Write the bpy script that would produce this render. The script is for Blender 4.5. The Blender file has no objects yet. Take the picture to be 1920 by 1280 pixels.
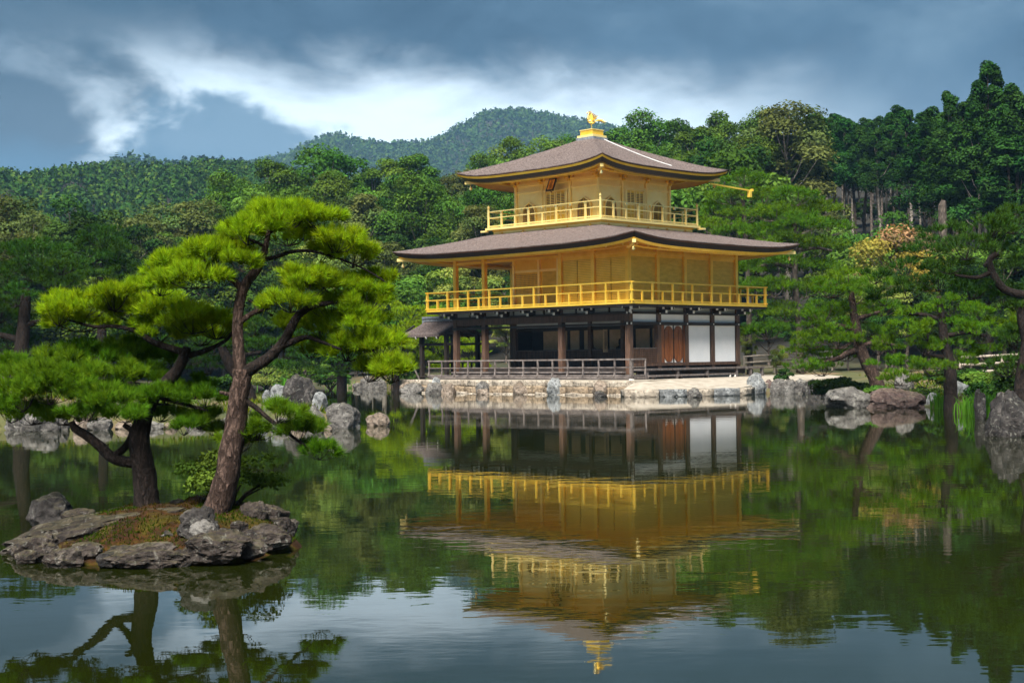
import bpy, bmesh, math, random
import numpy as np
from mathutils import Vector, Matrix, noise as mnoise

R = math.radians
rnd = random.Random(7)
rng = np.random.default_rng(11)
scene = bpy.context.scene
col = scene.collection

# ------------------------------------------------------------------ camera
F_PX, PITCH, ROLL, CAM_H = 2707.4, R(0.59), R(0.718), 1.8
cam_data = bpy.data.cameras.new('camera')
cam_data.sensor_fit = 'HORIZONTAL'
cam_data.sensor_width = 36.0
cam_data.lens = 36.0 * F_PX / 1920.0
cam_data.clip_start = 0.1
cam_data.clip_end = 9000.0
cam = bpy.data.objects.new('camera', cam_data)
col.objects.link(cam)
cam.matrix_world = (Matrix.Translation((0, 0, CAM_H)) @ Matrix.Rotation(R(90) + PITCH, 4, 'X')
                    @ Matrix.Rotation(-ROLL, 4, 'Z'))
scene.camera = cam

# ------------------------------------------------------------------ exposure
vs = scene.view_settings
vs.view_transform = 'Standard'
vs.look = 'None'
vs.gamma = 1.0
vs.use_curve_mapping = False
vs.exposure = 3.1
scene.render.film_transparent = False
scene.cycles.use_denoising = True
scene.cycles.max_bounces = 8
scene.cycles.diffuse_bounces = 4
scene.cycles.glossy_bounces = 4
scene.cycles.transparent_max_bounces = 4
scene.cycles.volume_bounces = 0
scene.cycles.sample_clamp_indirect = 6.0

# ------------------------------------------------------------------ sky (overcast, broken cloud)
SUN_EL, SUN_AZ = R(52), R(196)          # azimuth clockwise from +Y: behind the camera, to its left
world = bpy.data.worlds.new('World')
scene.world = world
world.use_nodes = True
wt = world.node_tree
for n in list(wt.nodes):
    wt.nodes.remove(n)


class NT:
    """tiny helper for building node trees"""
    def __init__(self, tree):
        self.t = tree

    def n(self, kind, **kw):
        nd = self.t.nodes.new(kind)
        for k, v in kw.items():
            if k.startswith('i_'):
                nd.inputs[k[2:].replace('_', ' ')].default_value = v
            else:
                setattr(nd, k, v)
        return nd

    def l(self, a, b):
        self.t.links.new(a, b)

    def m(self, op, a, b=None, c=None, clamp=False):
        nd = self.t.nodes.new('ShaderNodeMath')
        nd.operation = op
        nd.use_clamp = clamp
        for i, v in enumerate((a, b, c)):
            if v is None:
                continue
            if isinstance(v, (int, float)):
                nd.inputs[i].default_value = v
            else:
                self.t.links.new(v, nd.inputs[i])
        return nd.outputs[0]

    def ramp(self, fac, stops, interp='LINEAR'):
        nd = self.t.nodes.new('ShaderNodeValToRGB')
        cr = nd.color_ramp
        cr.interpolation = interp
        while len(cr.elements) < len(stops):
            cr.elements.new(0.5)
        for e, (p, c) in zip(cr.elements, stops):
            e.position = p
            e.color = (c[0], c[1], c[2], 1) if len(c) == 3 else c
        self.l(fac, nd.inputs['Fac'])
        return nd.outputs['Color']

    def mix(self, fac, a, b, blend='MIX'):
        nd = self.t.nodes.new('ShaderNodeMix')
        nd.data_type = 'RGBA'
        nd.blend_type = blend
        for sock, v in ((nd.inputs[0], fac), (nd.inputs[6], a), (nd.inputs[7], b)):
            if isinstance(v, (int, float)):
                sock.default_value = v
            elif isinstance(v, tuple):
                sock.default_value = (v[0], v[1], v[2], 1)
            else:
                self.l(v, sock)
        return nd.outputs[2]

    def noise(self, vec, scale, detail=4, rough=0.55, dist=0.0):
        nd = self.t.nodes.new('ShaderNodeTexNoise')
        nd.inputs['Scale'].default_value = scale
        nd.inputs['Detail'].default_value = detail
        nd.inputs['Roughness'].default_value = rough
        nd.inputs['Distortion'].default_value = dist
        if vec is not None:
            self.l(vec, nd.inputs['Vector'])
        return nd

    def mapping(self, vec, loc=(0, 0, 0), rot=(0, 0, 0), scale=(1, 1, 1)):
        nd = self.t.nodes.new('ShaderNodeMapping')
        nd.inputs['Location'].default_value = loc
        nd.inputs['Rotation'].default_value = rot
        nd.inputs['Scale'].default_value = scale
        self.l(vec, nd.inputs['Vector'])
        return nd.outputs[0]


w = NT(wt)
sky = w.n('ShaderNodeTexSky', sky_type='NISHITA', sun_disc=False)
sky.sun_elevation = SUN_EL
sky.sun_rotation = SUN_AZ
sky.air_density = 1.2
sky.dust_density = 1.5
tc = w.n('ShaderNodeTexCoord')
nrm = w.n('ShaderNodeVectorMath', operation='NORMALIZE')
w.l(tc.outputs['Generated'], nrm.inputs[0])
sep = w.n('ShaderNodeSeparateXYZ')
w.l(nrm.outputs[0], sep.inputs[0])
dx, dy, dz = sep.outputs
el = w.m('ARCSINE', dz)
az = w.m('ARCTAN2', dx, dy)
# cloud deck seen in perspective: direction projected on a horizontal layer
den = w.m('ADD', w.m('ABSOLUTE', dz), 0.10)
deck = w.n('ShaderNodeCombineXYZ')
w.l(w.m('DIVIDE', dx, den), deck.inputs[0])
w.l(w.m('DIVIDE', dy, den), deck.inputs[1])
deckv = deck.outputs[0]
sph = w.n('ShaderNodeCombineXYZ')
w.l(az, sph.inputs[0])
w.l(el, sph.inputs[1])
sphv = sph.outputs[0]
n_big = w.noise(w.mapping(deckv, loc=(3.1, 1.7, 0), scale=(1.0, 0.7, 1)), 0.9, 5, 0.52, 0.4).outputs['Fac']
n_mid = w.noise(w.mapping(sphv, loc=(0.3, 5.2, 0), scale=(1, 1.8, 1)), 9.0, 6, 0.55, 0.5).outputs['Fac']
n_fine = w.noise(w.mapping(sphv, loc=(2.3, 1.2, 0), scale=(1, 1.5, 1)), 22.0, 6, 0.6, 0.3).outputs['Fac']
deck_col = w.ramp(w.m('ADD', w.m('MULTIPLY', n_big, 0.62), w.m('MULTIPLY', n_mid, 0.38)),
                  [(0.34, (0.0036, 0.0088, 0.0158)), (0.50, (0.0100, 0.0195, 0.0305)), (0.66, (0.026, 0.040, 0.053))])
# far bright gap below the deck, its edge torn by noise and its strength drifting round the horizon
el_w = w.m('ADD', el, w.m('MULTIPLY', w.m('SUBTRACT', n_mid, 0.5), 0.085))
el_w = w.m('ADD', el_w, w.m('MULTIPLY', w.m('SUBTRACT', n_fine, 0.5), 0.03))
el_t = w.m('ADD', el_w, w.m('MULTIPLY', az, 0.055))
gr = w.n('ShaderNodeMapRange', interpolation_type='SMOOTHSTEP')
w.l(el_t, gr.inputs['Value'])
gr.inputs['From Min'].default_value = 0.222
gr.inputs['From Max'].default_value = 0.150
gap_up = gr.outputs[0]
n_az = w.noise(w.mapping(sphv, loc=(8.75, 0, 0), scale=(1, 0.2, 1)), 1.6, 1, 0.4).outputs['Fac']
fade = w.n('ShaderNodeMapRange', interpolation_type='SMOOTHSTEP')
w.l(w.m('SUBTRACT', w.m('MULTIPLY', w.m('COSINE', w.m('ADD', az, 0.12)), 1.0), w.m('MULTIPLY', n_az, 0.06)), fade.inputs['Value'])
fade.inputs['From Min'].default_value = 0.885
fade.inputs['From Max'].default_value = 0.965
gap_m = w.m('MULTIPLY', gap_up, w.m('ADD', w.m('MULTIPLY', fade.outputs[0], 0.95), 0.05), clamp=True)
skyc = w.mix(0.75, w.mix(1.0, sky.outputs[0], (0.035, 0.035, 0.035), 'MULTIPLY'), (0.112, 0.135, 0.150))
gap_col = w.mix(w.m('MULTIPLY', n_fine, 0.55), skyc, (0.155, 0.165, 0.172))
c1 = w.mix(gap_m, deck_col, gap_col)


def blob(c1, ca, ce, ra, re, warp, soft, colr, strength):
    a = w.m('DIVIDE', w.m('SUBTRACT', az, ca), ra)
    e = w.m('DIVIDE', w.m('SUBTRACT', el, ce), re)
    d = w.m('SQRT', w.m('ADD', w.m('MULTIPLY', a, a), w.m('MULTIPLY', e, e)))
    d = w.m('ADD', d, w.m('MULTIPLY', w.m('SUBTRACT', n_mid, 0.5), warp))
    d = w.m('ADD', d, w.m('MULTIPLY', w.m('SUBTRACT', n_fine, 0.5), warp * 0.8))
    mr = w.n('ShaderNodeMapRange', interpolation_type='SMOOTHSTEP')
    w.l(d, mr.inputs['Value'])
    mr.inputs['From Min'].default_value = 1.0 + soft
    mr.inputs['From Max'].default_value = 1.0 - soft
    return w.mix(w.m('MULTIPLY', mr.outputs[0], strength), c1, colr)


# low dark cumulus in front of the gap
c1 = blob(c1, -0.350, 0.160, 0.105, 0.052, 1.3, 0.36, (0.0048, 0.0105, 0.0170), 0.92)
c1 = blob(c1, -0.37, 0.232, 0.13, 0.030, 1.2, 0.5, (0.0062, 0.0130, 0.0205), 0.8)
c1 = blob(c1, -0.205, 0.135, 0.075, 0.036, 1.5, 0.26, (0.0155, 0.030, 0.0445), 0.9)
c1 = blob(c1, -0.30, 0.110, 0.16, 0.026, 1.2, 0.5, (0.014, 0.028, 0.042), 0.85)
c1 = blob(c1, 0.55, 0.15, 0.14, 0.035, 1.3, 0.4, (0.016, 0.027, 0.038), 0.7)
c1 = blob(c1, -0.75, 0.13, 0.13, 0.04, 1.3, 0.4, (0.010, 0.02, 0.03), 0.8)
bg = w.n('ShaderNodeBackground')
w.l(c1, bg.inputs['Color'])
bg.inputs['Strength'].default_value = 1.0
wo = w.n('ShaderNodeOutputWorld')
w.l(bg.outputs[0], wo.inputs['Surface'])

# ------------------------------------------------------------------ sun behind thin cloud
sun_d = bpy.data.lights.new('sun', 'SUN')
sun_d.energy = 1.5
sun_d.angle = R(28)
sun_d.color = (1.0, 0.95, 0.86)
sun = bpy.data.objects.new('sun', sun_d)
col.objects.link(sun)
sdir = Vector((math.sin(SUN_AZ) * math.cos(SUN_EL), math.cos(SUN_AZ) * math.cos(SUN_EL), math.sin(SUN_EL)))
sun.rotation_euler = sdir.to_track_quat('Z', 'Y').to_euler()
sun.location = sdir * 60


# ================================================================== geometry helpers
def ray(x, y):
    u, v = x - 960.0, 640.0 - y
    c, s = math.cos(ROLL), math.sin(ROLL)
    u, v = u * c + v * s, -u * s + v * c
    d = (u / F_PX, 1.0, v / F_PX)
    c, s = math.cos(PITCH), math.sin(PITCH)
    return Vector((d[0], d[1] * c - d[2] * s, d[1] * s + d[2] * c))


def at(x, y, Y):
    """the point of the place that stands Y metres away and shows at photograph pixel x, y"""
    d = ray(x, y)
    return Vector((0, 0, CAM_H)) + d * (Y / d.y)


def atz(x, y, z=0.0):
    d = ray(x, y)
    return Vector((0, 0, CAM_H)) + d * ((z - CAM_H) / d.z)


def mesh_np(name, verts, faces, mat=None, tint=None, smooth=False):
    """verts (n,3); faces (m,k) array, fast"""
    verts = np.asarray(verts, dtype=np.float32)
    faces = np.asarray(faces, dtype=np.int32)
    me = bpy.data.meshes.new(name)
    me.vertices.add(len(verts))
    me.vertices.foreach_set('co', verts.ravel())
    k = faces.shape[1]
    me.loops.add(faces.size)
    me.loops.foreach_set('vertex_index', faces.ravel())
    me.polygons.add(len(faces))
    me.polygons.foreach_set('loop_start', np.arange(0, faces.size, k, dtype=np.int32))
    me.polygons.foreach_set('loop_total', np.full(len(faces), k, dtype=np.int32))
    if smooth:
        me.polygons.foreach_set('use_smooth', np.ones(len(faces), dtype=bool))
    if tint is not None:
        a = me.attributes.new('tint', 'FLOAT_COLOR', 'POINT')
        t = np.ones((len(verts), 4), dtype=np.float32)
        t[:, :3] = tint
        a.data.foreach_set('color', t.ravel())
    me.update(calc_edges=True)
    if mat:
        me.materials.append(mat)
    return me


class MB:
    """collects shapes, builds one mesh"""
    def __init__(self):
        self.v, self.f = [], []

    def add(self, verts, faces):
        o = len(self.v)
        self.v.extend(tuple(p) for p in verts)
        self.f.extend(tuple(i + o for i in f) for f in faces)
        return self

    def box(self, x0, x1, y0, y1, z0, z1):
        return self.add([(x0, y0, z0), (x1, y0, z0), (x1, y1, z0), (x0, y1, z0),
                         (x0, y0, z1), (x1, y0, z1), (x1, y1, z1), (x0, y1, z1)],
                        [(3, 2, 1, 0), (4, 5, 6, 7), (0, 1, 5, 4), (1, 2, 6, 5), (2, 3, 7, 6), (3, 0, 4, 7)])

    def bar(self, p, q, w_, h_=None, up=(0, 0, 1)):
        p, q = Vector(p), Vector(q)
        h_ = h_ or w_
        d = (q - p).normalized()
        s = d.cross(Vector(up))
        if s.length < 1e-4:
            s = d.cross(Vector((1, 0, 0)))
        s.normalize()
        u = s.cross(d)
        s, u = s * w_ / 2, u * h_ / 2
        vs_ = [p - s - u, p + s - u, p + s + u, p - s + u, q - s - u, q + s - u, q + s + u, q - s + u]
        return self.add(vs_, [(0, 1, 2, 3), (7, 6, 5, 4), (4, 5, 1, 0), (5, 6, 2, 1), (6, 7, 3, 2), (7, 4, 0, 3)])

    def tube(self, pts, radii, n=8, wob=0.0):
        pts = [Vector(p) for p in pts]
        rings = []
        ref = Vector((0.3, 1, 0.2)).normalized()
        base = len(self.v)
        for i, p in enumerate(pts):
            d = (pts[min(i + 1, len(pts) - 1)] - pts[max(i - 1, 0)])
            d.normalize()
            a = d.cross(ref)
            if a.length < 1e-3:
                a = d.cross(Vector((1, 0, 0)))
            a.normalize()
            b = d.cross(a)
            for k in range(n):
                t = 2 * math.pi * k / n
                r = radii[i] * (1 + (rnd.uniform(-wob, wob) if wob else 0))
                self.v.append(tuple(p + (a * math.cos(t) + b * math.sin(t)) * r))
        for i in range(len(pts) - 1):
            for k in range(n):
                k2 = (k + 1) % n
                self.f.append((base + i * n + k, base + i * n + k2, base + (i + 1) * n + k2, base + (i + 1) * n + k))
        self.f.append(tuple(base + k for k in range(n))[::-1])
        self.f.append(tuple(base + (len(pts) - 1) * n + k for k in range(n)))
        return self

    def lathe(self, prof, n=12, c=(0, 0, 0)):
        base = len(self.v)
        for r, z in prof:
            for k in range(n):
                t = 2 * math.pi * k / n
                self.v.append((c[0] + r * math.cos(t), c[1] + r * math.sin(t), c[2] + z))
        for i in range(len(prof) - 1):
            for k in range(n):
                k2 = (k + 1) % n
                self.f.append((base + i * n + k, base + i * n + k2, base + (i + 1) * n + k2, base + (i + 1) * n + k))
        self.f.append(tuple(base + k for k in range(n))[::-1])
        self.f.append(tuple(base + (len(prof) - 1) * n + k for k in range(n)))
        return self

    def prism(self, poly, axis, t0, t1):
        """poly: 2D outline (ccw); axis 'x': outline in (y,z), 'y': in (x,z), 'z': in (x,y)"""
        n = len(poly)

        def p3(a, b, t):
            return {'x': (t, a, b), 'y': (a, t, b), 'z': (a, b, t)}[axis]
        vs_ = [p3(a, b, t0) for a, b in poly] + [p3(a, b, t1) for a, b in poly]
        fs = [tuple(range(n))[::-1], tuple(range(n, 2 * n))]
        fs += [(i, (i + 1) % n, n + (i + 1) % n, n + i) for i in range(n)]
        return self.add(vs_, fs)

    def mesh(self, name, mat, smooth=False):
        me = bpy.data.meshes.new(name)
        me.from_pydata(self.v, [], self.f)
        if smooth:
            me.polygons.foreach_set('use_smooth', np.ones(len(me.polygons), dtype=bool))
        if mat:
            me.materials.append(mat)
        me.update()
        return me

    def build(self, name, mat, parent=None, smooth=False, fixn=False):
        me = self.mesh(name, mat, smooth)
        if fixn:
            bm = bmesh.new()
            bm.from_mesh(me)
            bmesh.ops.recalc_face_normals(bm, faces=bm.faces)
            bm.to_mesh(me)
            bm.free()
        return link(name, me, parent)


def link(name, data, parent=None):
    o = bpy.data.objects.new(name, data)
    col.objects.link(o)
    if parent is not None:
        o.parent = parent
    return o


def tag(o, label=None, cat=None, group=None, kind=None):
    if label:
        o['label'] = label
    if cat:
        o['category'] = cat
    if group:
        o['group'] = group
    if kind:
        o['kind'] = kind
    return o


def empty(name, loc=(0, 0, 0), rotz=0.0, scale=(1, 1, 1)):
    o = bpy.data.objects.new(name, None)
    col.objects.link(o)
    o.location = loc
    o.rotation_euler = (0, 0, rotz)
    o.scale = scale
    o.empty_display_size = 0.3
    return o


# ================================================================== materials
def material(name):
    m = bpy.data.materials.new(name)
    m.use_nodes = True
    t = m.node_tree
    for n in list(t.nodes):
        t.nodes.remove(n)
    return m, NT(t)


def surf(name, ca, cb, scale=3.0, rough=0.7, metal=0.0, bump=0.0, bscale=None, stretch=(1, 1, 1), detail=6,
         lo=0.35, hi=0.65, rand=0.0, spec=0.5, bdist=0.02, extra=None):
    m, t = material(name)
    out = t.n('ShaderNodeOutputMaterial')
    b = t.n('ShaderNodeBsdfPrincipled')
    t.l(b.outputs[0], out.inputs[0])
    tcn = t.n('ShaderNodeTexCoord')
    v = t.mapping(tcn.outputs['Object'], scale=stretch)
    nz = t.noise(v, scale, detail, 0.6)
    c = t.ramp(nz.outputs['Fac'], [(lo, ca), (hi, cb)])
    if extra:
        c = extra(t, tcn.outputs['Object'], c)
    if rand:
        oi = t.n('ShaderNodeObjectInfo')
        hs = t.n('ShaderNodeHueSaturation')
        t.l(t.m('ADD', t.m('MULTIPLY', oi.outputs['Random'], 2 * rand), 1 - rand), hs.inputs['Value'])
        t.l(c, hs.inputs['Color'])
        c = hs.outputs[0]
    t.l(c, b.inputs['Base Color'])
    b.inputs['Roughness'].default_value = rough
    b.inputs['Metallic'].default_value = metal
    b.inputs['Specular IOR Level'].default_value = spec
    if bump:
        n2 = t.noise(v, bscale or scale * 4, 6, 0.65)
        bp = t.n('ShaderNodeBump')
        bp.inputs['Strength'].default_value = bump
        bp.inputs['Distance'].default_value = bdist
        t.l(n2.outputs['Fac'], bp.inputs['Height'])
        t.l(bp.outputs[0], b.inputs['Normal'])
    return m


def leaf_mat(name, base, trans=0.35, hue=0.02, val=0.25, gloss=0.0):
    """diffuse + translucent leaf, tinted per leaf (colour attribute) and per plant"""
    m, t = material(name)
    out = t.n('ShaderNodeOutputMaterial')
    at_ = t.n('ShaderNodeAttribute', attribute_name='tint')
    c = t.mix(1.0, at_.outputs['Color'], base, 'MULTIPLY')
    oi = t.n('ShaderNodeObjectInfo')
    hs = t.n('ShaderNodeHueSaturation')
    t.l(t.m('ADD', t.m('MULTIPLY', oi.outputs['Random'], 2 * val), 1 - val), hs.inputs['Value'])
    r2 = t.m('FRACT', t.m('MULTIPLY', oi.outputs['Random'], 7.31))
    t.l(t.m('ADD', t.m('MULTIPLY', r2, 2 * hue), 0.5 - hue), hs.inputs['Hue'])
    t.l(c, hs.inputs['Color'])
    d = t.n('ShaderNodeBsdfDiffuse')
    tr = t.n('ShaderNodeBsdfTranslucent')
    t.l(hs.outputs[0], d.inputs[0])
    t.l(t.mix(1.0, hs.outputs[0], (1.15, 1.1, 0.5), 'MULTIPLY'), tr.inputs[0])
    mx = t.n('ShaderNodeMixShader')
    mx.inputs[0].default_value = trans
    t.l(d.outputs[0], mx.inputs[1])
    t.l(tr.outputs[0], mx.inputs[2])
    t.l(mx.outputs[0], out.inputs[0])
    return m


def bark_mat(name, ca, cb, scale=9.0):
    m, t = material(name)
    out = t.n('ShaderNodeOutputMaterial')
    b = t.n('ShaderNodeBsdfPrincipled')
    t.l(b.outputs[0], out.inputs[0])
    tcn = t.n('ShaderNodeTexCoord')
    v = t.mapping(tcn.outputs['Object'], scale=(1, 1, 0.4))
    vo = t.n('ShaderNodeTexVoronoi', feature='F1')
    vo.inputs['Scale'].default_value = scale * 2.2
    nz0 = t.noise(v, scale * 1.5, 4, 0.6)
    t.l(t.mix(0.25, v, nz0.outputs['Color'], 'ADD'), vo.inputs['Vector'])
    nz = t.noise(v, scale * 3, 6, 0.7)
    h = t.m('ADD', t.m('MULTIPLY', vo.outputs['Distance'], -0.8), t.m('MULTIPLY', nz.outputs['Fac'], 0.9))
    c = t.ramp(h, [(0.0, ca), (0.42, cb), (0.75, (cb[0] * 1.5, cb[1] * 1.45, cb[2] * 1.45))])
    t.l(c, b.inputs['Base Color'])
    b.inputs['Roughness'].default_value = 0.92
    b.inputs['Specular IOR Level'].default_value = 0.2
    bp = t.n('ShaderNodeBump')
    bp.inputs['Strength'].default_value = 1.0
    bp.inputs['Distance'].default_value = 0.03
    t.l(h, bp.inputs['Height'])
    t.l(bp.outputs[0], b.inputs['Normal'])
    return m


def rock_mat(name, ca, cb, cc, moss=0.3, lichen=0.4, scale=2.0):
    m, t = material(name)
    out = t.n('ShaderNodeOutputMaterial')
    b = t.n('ShaderNodeBsdfPrincipled')
    t.l(b.outputs[0], out.inputs[0])
    tcn = t.n('ShaderNodeTexCoord')
    oi = t.n('ShaderNodeObjectInfo')
    off = t.n('ShaderNodeVectorMath', operation='ADD')
    t.l(tcn.outputs['Object'], off.inputs[0])
    sc_ = t.n('ShaderNodeVectorMath', operation='SCALE')
    sc_.inputs[0].default_value = (37.0, 19.0, 53.0)
    t.l(oi.outputs['Random'], sc_.inputs['Scale'])
    t.l(sc_.outputs[0], off.inputs[1])
    v = off.outputs[0]
    n1 = t.noise(v, scale, 8, 0.68, 0.6)
    n2 = t.noise(v, scale * 4.5, 8, 0.7, 0.3)
    n3 = t.noise(v, scale * 3.4, 8, 0.70, 1.0)
    c = t.ramp(n1.outputs['Fac'], [(0.30, ca), (0.52, cb), (0.70, cc)])
    c = t.mix(t.ramp(n2.outputs['Fac'], [(0.40, (0.75, 0.75, 0.75)), (0.52, (0, 0, 0))]), c,
              (ca[0] * 0.35, ca[1] * 0.35, ca[2] * 0.35))
    lf = t.ramp(n3.outputs['Fac'], [(0.56, (0, 0, 0)), (0.72, (lichen * .8, lichen * .8, lichen * .8))])
    c = t.mix(lf, c, (0.42, 0.42, 0.37))
    if moss:
        geo = t.n('ShaderNodeNewGeometry')
        sp = t.n('ShaderNodeSeparateXYZ')
        t.l(geo.outputs['Normal'], sp.inputs[0])
        mf = t.m('MULTIPLY', t.m('SUBTRACT', t.m('ADD', sp.outputs[2], n1.outputs['Fac']), 1.15), 4.0 * moss, clamp=True)
        c = t.mix(mf, c, t.ramp(n2.outputs['Fac'], [(0.35, (0.035, 0.045, 0.008)), (0.6, (0.13, 0.105, 0.015))]))
    t.l(c, b.inputs['Base Color'])
    b.inputs['Roughness'].default_value = 0.88
    b.inputs['Specular IOR Level'].default_value = 0.3
    bp = t.n('ShaderNodeBump')
    bp.inputs['Strength'].default_value = 0.9
    bp.inputs['Distance'].default_value = 0.09
    t.l(t.m('ADD', n2.outputs['Fac'], t.m('MULTIPLY', n1.outputs['Fac'], 1.5)), bp.inputs['Height'])
    t.l(bp.outputs[0], b.inputs['Normal'])
    return m


M = {}
M['gold'] = surf('gold_leaf', (0.82, 0.515, 0.050), (0.94, 0.64, 0.095), 1.6, 0.42, 0.55, 0.12, 18, rand=0.05, spec=0.4)
M['gold_pale'] = surf('gold_leaf_pale', (0.95, 0.72, 0.24), (1.0, 0.81, 0.33), 1.6, 0.40, 0.5, 0.10, 18, rand=0.04, spec=0.4)
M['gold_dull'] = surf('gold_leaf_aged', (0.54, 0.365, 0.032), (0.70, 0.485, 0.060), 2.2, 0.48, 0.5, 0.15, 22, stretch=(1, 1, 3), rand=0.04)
M['gold_bounce'] = surf('gold_leaf_bounce', (0.56, 0.255, 0.013), (0.70, 0.345, 0.024), 1.6, 0.45, 0.55, 0.12, 18)  # orange glow of light bounced between gilded faces, put into the colour
M['gold_bright'] = surf('gold_polished', (0.98, 0.74, 0.22), (1.0, 0.82, 0.38), 3, 0.25, 0.8, 0.0)
M['lattice'] = surf('lattice_mauve', (0.12, 0.075, 0.055), (0.19, 0.125, 0.095), 8, 0.7)
M['dark_wood'] = surf('dark_wood', (0.010, 0.007, 0.006), (0.024, 0.016, 0.012), 4, 0.62, 0, 0.2, 30, stretch=(1, 1, 0.2))
M['brown_wood'] = surf('brown_wood', (0.042, 0.021, 0.013), (0.125, 0.068, 0.042), 5, 0.6, 0, 0.25, 25, stretch=(3, 3, 0.35), rand=0.1)
M['door_wood'] = surf('door_wood', (0.10, 0.026, 0.006), (0.30, 0.095, 0.022), 5, 0.45, 0, 0.15, 25, stretch=(4, 4, 0.3))
M['grey_wood'] = surf('weathered_wood', (0.045, 0.036, 0.034), (0.16, 0.135, 0.125), 5, 0.8, 0, 0.3, 25, stretch=(3, 0.5, 1), rand=0.12)
M['pale_wood'] = surf('pale_wood', (0.22, 0.18, 0.145), (0.40, 0.34, 0.28), 4, 0.8, 0, 0.2, 25, stretch=(1, 1, 3))
M['plaster'] = surf('white_plaster', (0.76, 0.78, 0.80), (0.84, 0.85, 0.86), 1.2, 0.85, 0, 0.03, 40)
M['plaster_grey'] = surf('grey_plaster', (0.42, 0.45, 0.46), (0.55, 0.57, 0.57), 1.5, 0.85, 0, 0.05, 40)
M['white_paint'] = surf('white_paint', (0.74, 0.72, 0.68), (0.85, 0.83, 0.80), 4, 0.6)
M['beige_panel'] = surf('beige_panel', (0.52, 0.36, 0.20), (0.70, 0.50, 0.30), 1.5, 0.8)
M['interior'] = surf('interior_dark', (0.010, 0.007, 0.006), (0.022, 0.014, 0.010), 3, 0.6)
M['statue_red'] = surf('statue_lacquer', (0.10, 0.030, 0.012), (0.20, 0.075, 0.028), 6, 0.45)
M['statue_dark'] = surf('statue_dark', (0.010, 0.008, 0.008), (0.02, 0.015, 0.013), 6, 0.5)
M['ridge_tile'] = surf('ridge_tile', (0.10, 0.115, 0.135), (0.22, 0.24, 0.27), 6, 0.6, 0, 0.3, 25)


def shingle_extra(t, v, c):
    n1 = t.noise(t.mapping(v, scale=(1, 1, 4)), 1.1, 3, 0.5)
    n2 = t.noise(t.mapping(v, scale=(1, 1, 6)), 9, 6, 0.75)
    c = t.mix(t.m('MULTIPLY', n1.outputs['Fac'], 0.7), c, (0.075, 0.052, 0.050))
    return t.mix(t.ramp(n2.outputs['Fac'], [(0.44, (0.0, 0.0, 0.0)), (0.60, (0.85, 0.85, 0.85))]), c, (0.21, 0.172, 0.160))


M['shingle'] = surf('bark_shingle', (0.022, 0.015, 0.013), (0.115, 0.085, 0.077), 7, 0.9, 0, 1.0, 14, stretch=(1, 1, 3),
                    extra=shingle_extra, spec=0.2, bdist=0.05)
M['shingle_edge'] = surf('bark_edge', (0.012, 0.008, 0.007), (0.030, 0.018, 0.015), 5, 0.9, 0, 0.6, 20, stretch=(1, 1, 8))
M['shingle_lip'] = surf('bark_lip', (0.085, 0.030, 0.016), (0.15, 0.058, 0.032), 5, 0.85, 0, 0.4, 20, stretch=(1, 1, 8))
M['black_lacquer'] = surf('black_lacquer', (0.006, 0.005, 0.005), (0.012, 0.010, 0.009), 5, 0.4)
M['conductor'] = surf('conductor_strip', (0.55, 0.55, 0.56), (0.70, 0.70, 0.70), 3, 0.5)

M['stone_pale'] = rock_mat('stone_pale', (0.20, 0.165, 0.13), (0.36, 0.31, 0.25), (0.50, 0.45, 0.38), 0.12, 0.3, 1.6)
M['stone_tan'] = rock_mat('stone_tan', (0.14, 0.105, 0.07), (0.27, 0.205, 0.14), (0.38, 0.31, 0.23), 0.15, 0.2, 1.6)
M['rock_grey'] = rock_mat('rock_grey', (0.042, 0.038, 0.036), (0.125, 0.117, 0.109), (0.26, 0.25, 0.235), 0.12, 0.8)
M['rock_blue'] = rock_mat('rock_blue', (0.08, 0.085, 0.09), (0.19, 0.20, 0.205), (0.42, 0.44, 0.45), 0.1, 0.7)
M['rock_brown'] = rock_mat('rock_brown', (0.045, 0.028, 0.026), (0.125, 0.085, 0.075), (0.22, 0.17, 0.15), 0.12, 0.45)
M['rock_dark'] = rock_mat('rock_dark', (0.010, 0.009, 0.009), (0.035, 0.031, 0.030), (0.11, 0.10, 0.095), 0.15, 0.75)
M['rock_isle'] = rock_mat('rock_islet', (0.014, 0.010, 0.009), (0.055, 0.043, 0.037), (0.16, 0.138, 0.122), 0.22, 0.7, 3.0)
M['rock_tan'] = rock_mat('rock_tan', (0.10, 0.078, 0.06), (0.21, 0.165, 0.13), (0.36, 0.30, 0.25), 0.1, 0.2)
M['gravel'] = surf('pale_gravel', (0.22, 0.19, 0.15), (0.37, 0.33, 0.275), 2.5, 0.9, 0, 0.3, 60)

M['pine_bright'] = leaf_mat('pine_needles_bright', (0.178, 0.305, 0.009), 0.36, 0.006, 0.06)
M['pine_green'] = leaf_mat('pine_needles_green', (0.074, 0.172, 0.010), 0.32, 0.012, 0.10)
M['pine_dark'] = leaf_mat('pine_needles_dark', (0.030, 0.082, 0.013), 0.25, 0.01, 0.12)
M['leaf_green'] = leaf_mat('leaf_green', (0.062, 0.128, 0.018), 0.3, 0.018, 0.22)
M['leaf_olive'] = leaf_mat('leaf_olive', (0.080, 0.108, 0.030), 0.3, 0.015, 0.18)
M['leaf_dark'] = leaf_mat('leaf_dark', (0.026, 0.056, 0.011), 0.25, 0.015, 0.2)
M['leaf_cedar'] = leaf_mat('leaf_cedar', (0.020, 0.060, 0.012), 0.2, 0.01, 0.15)
M['leaf_pale'] = leaf_mat('leaf_pale', (0.150, 0.205, 0.045), 0.35, 0.012, 0.12)
M['leaf_orange'] = leaf_mat('leaf_orange', (0.19, 0.160, 0.032), 0.35, 0.015, 0.1)
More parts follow.
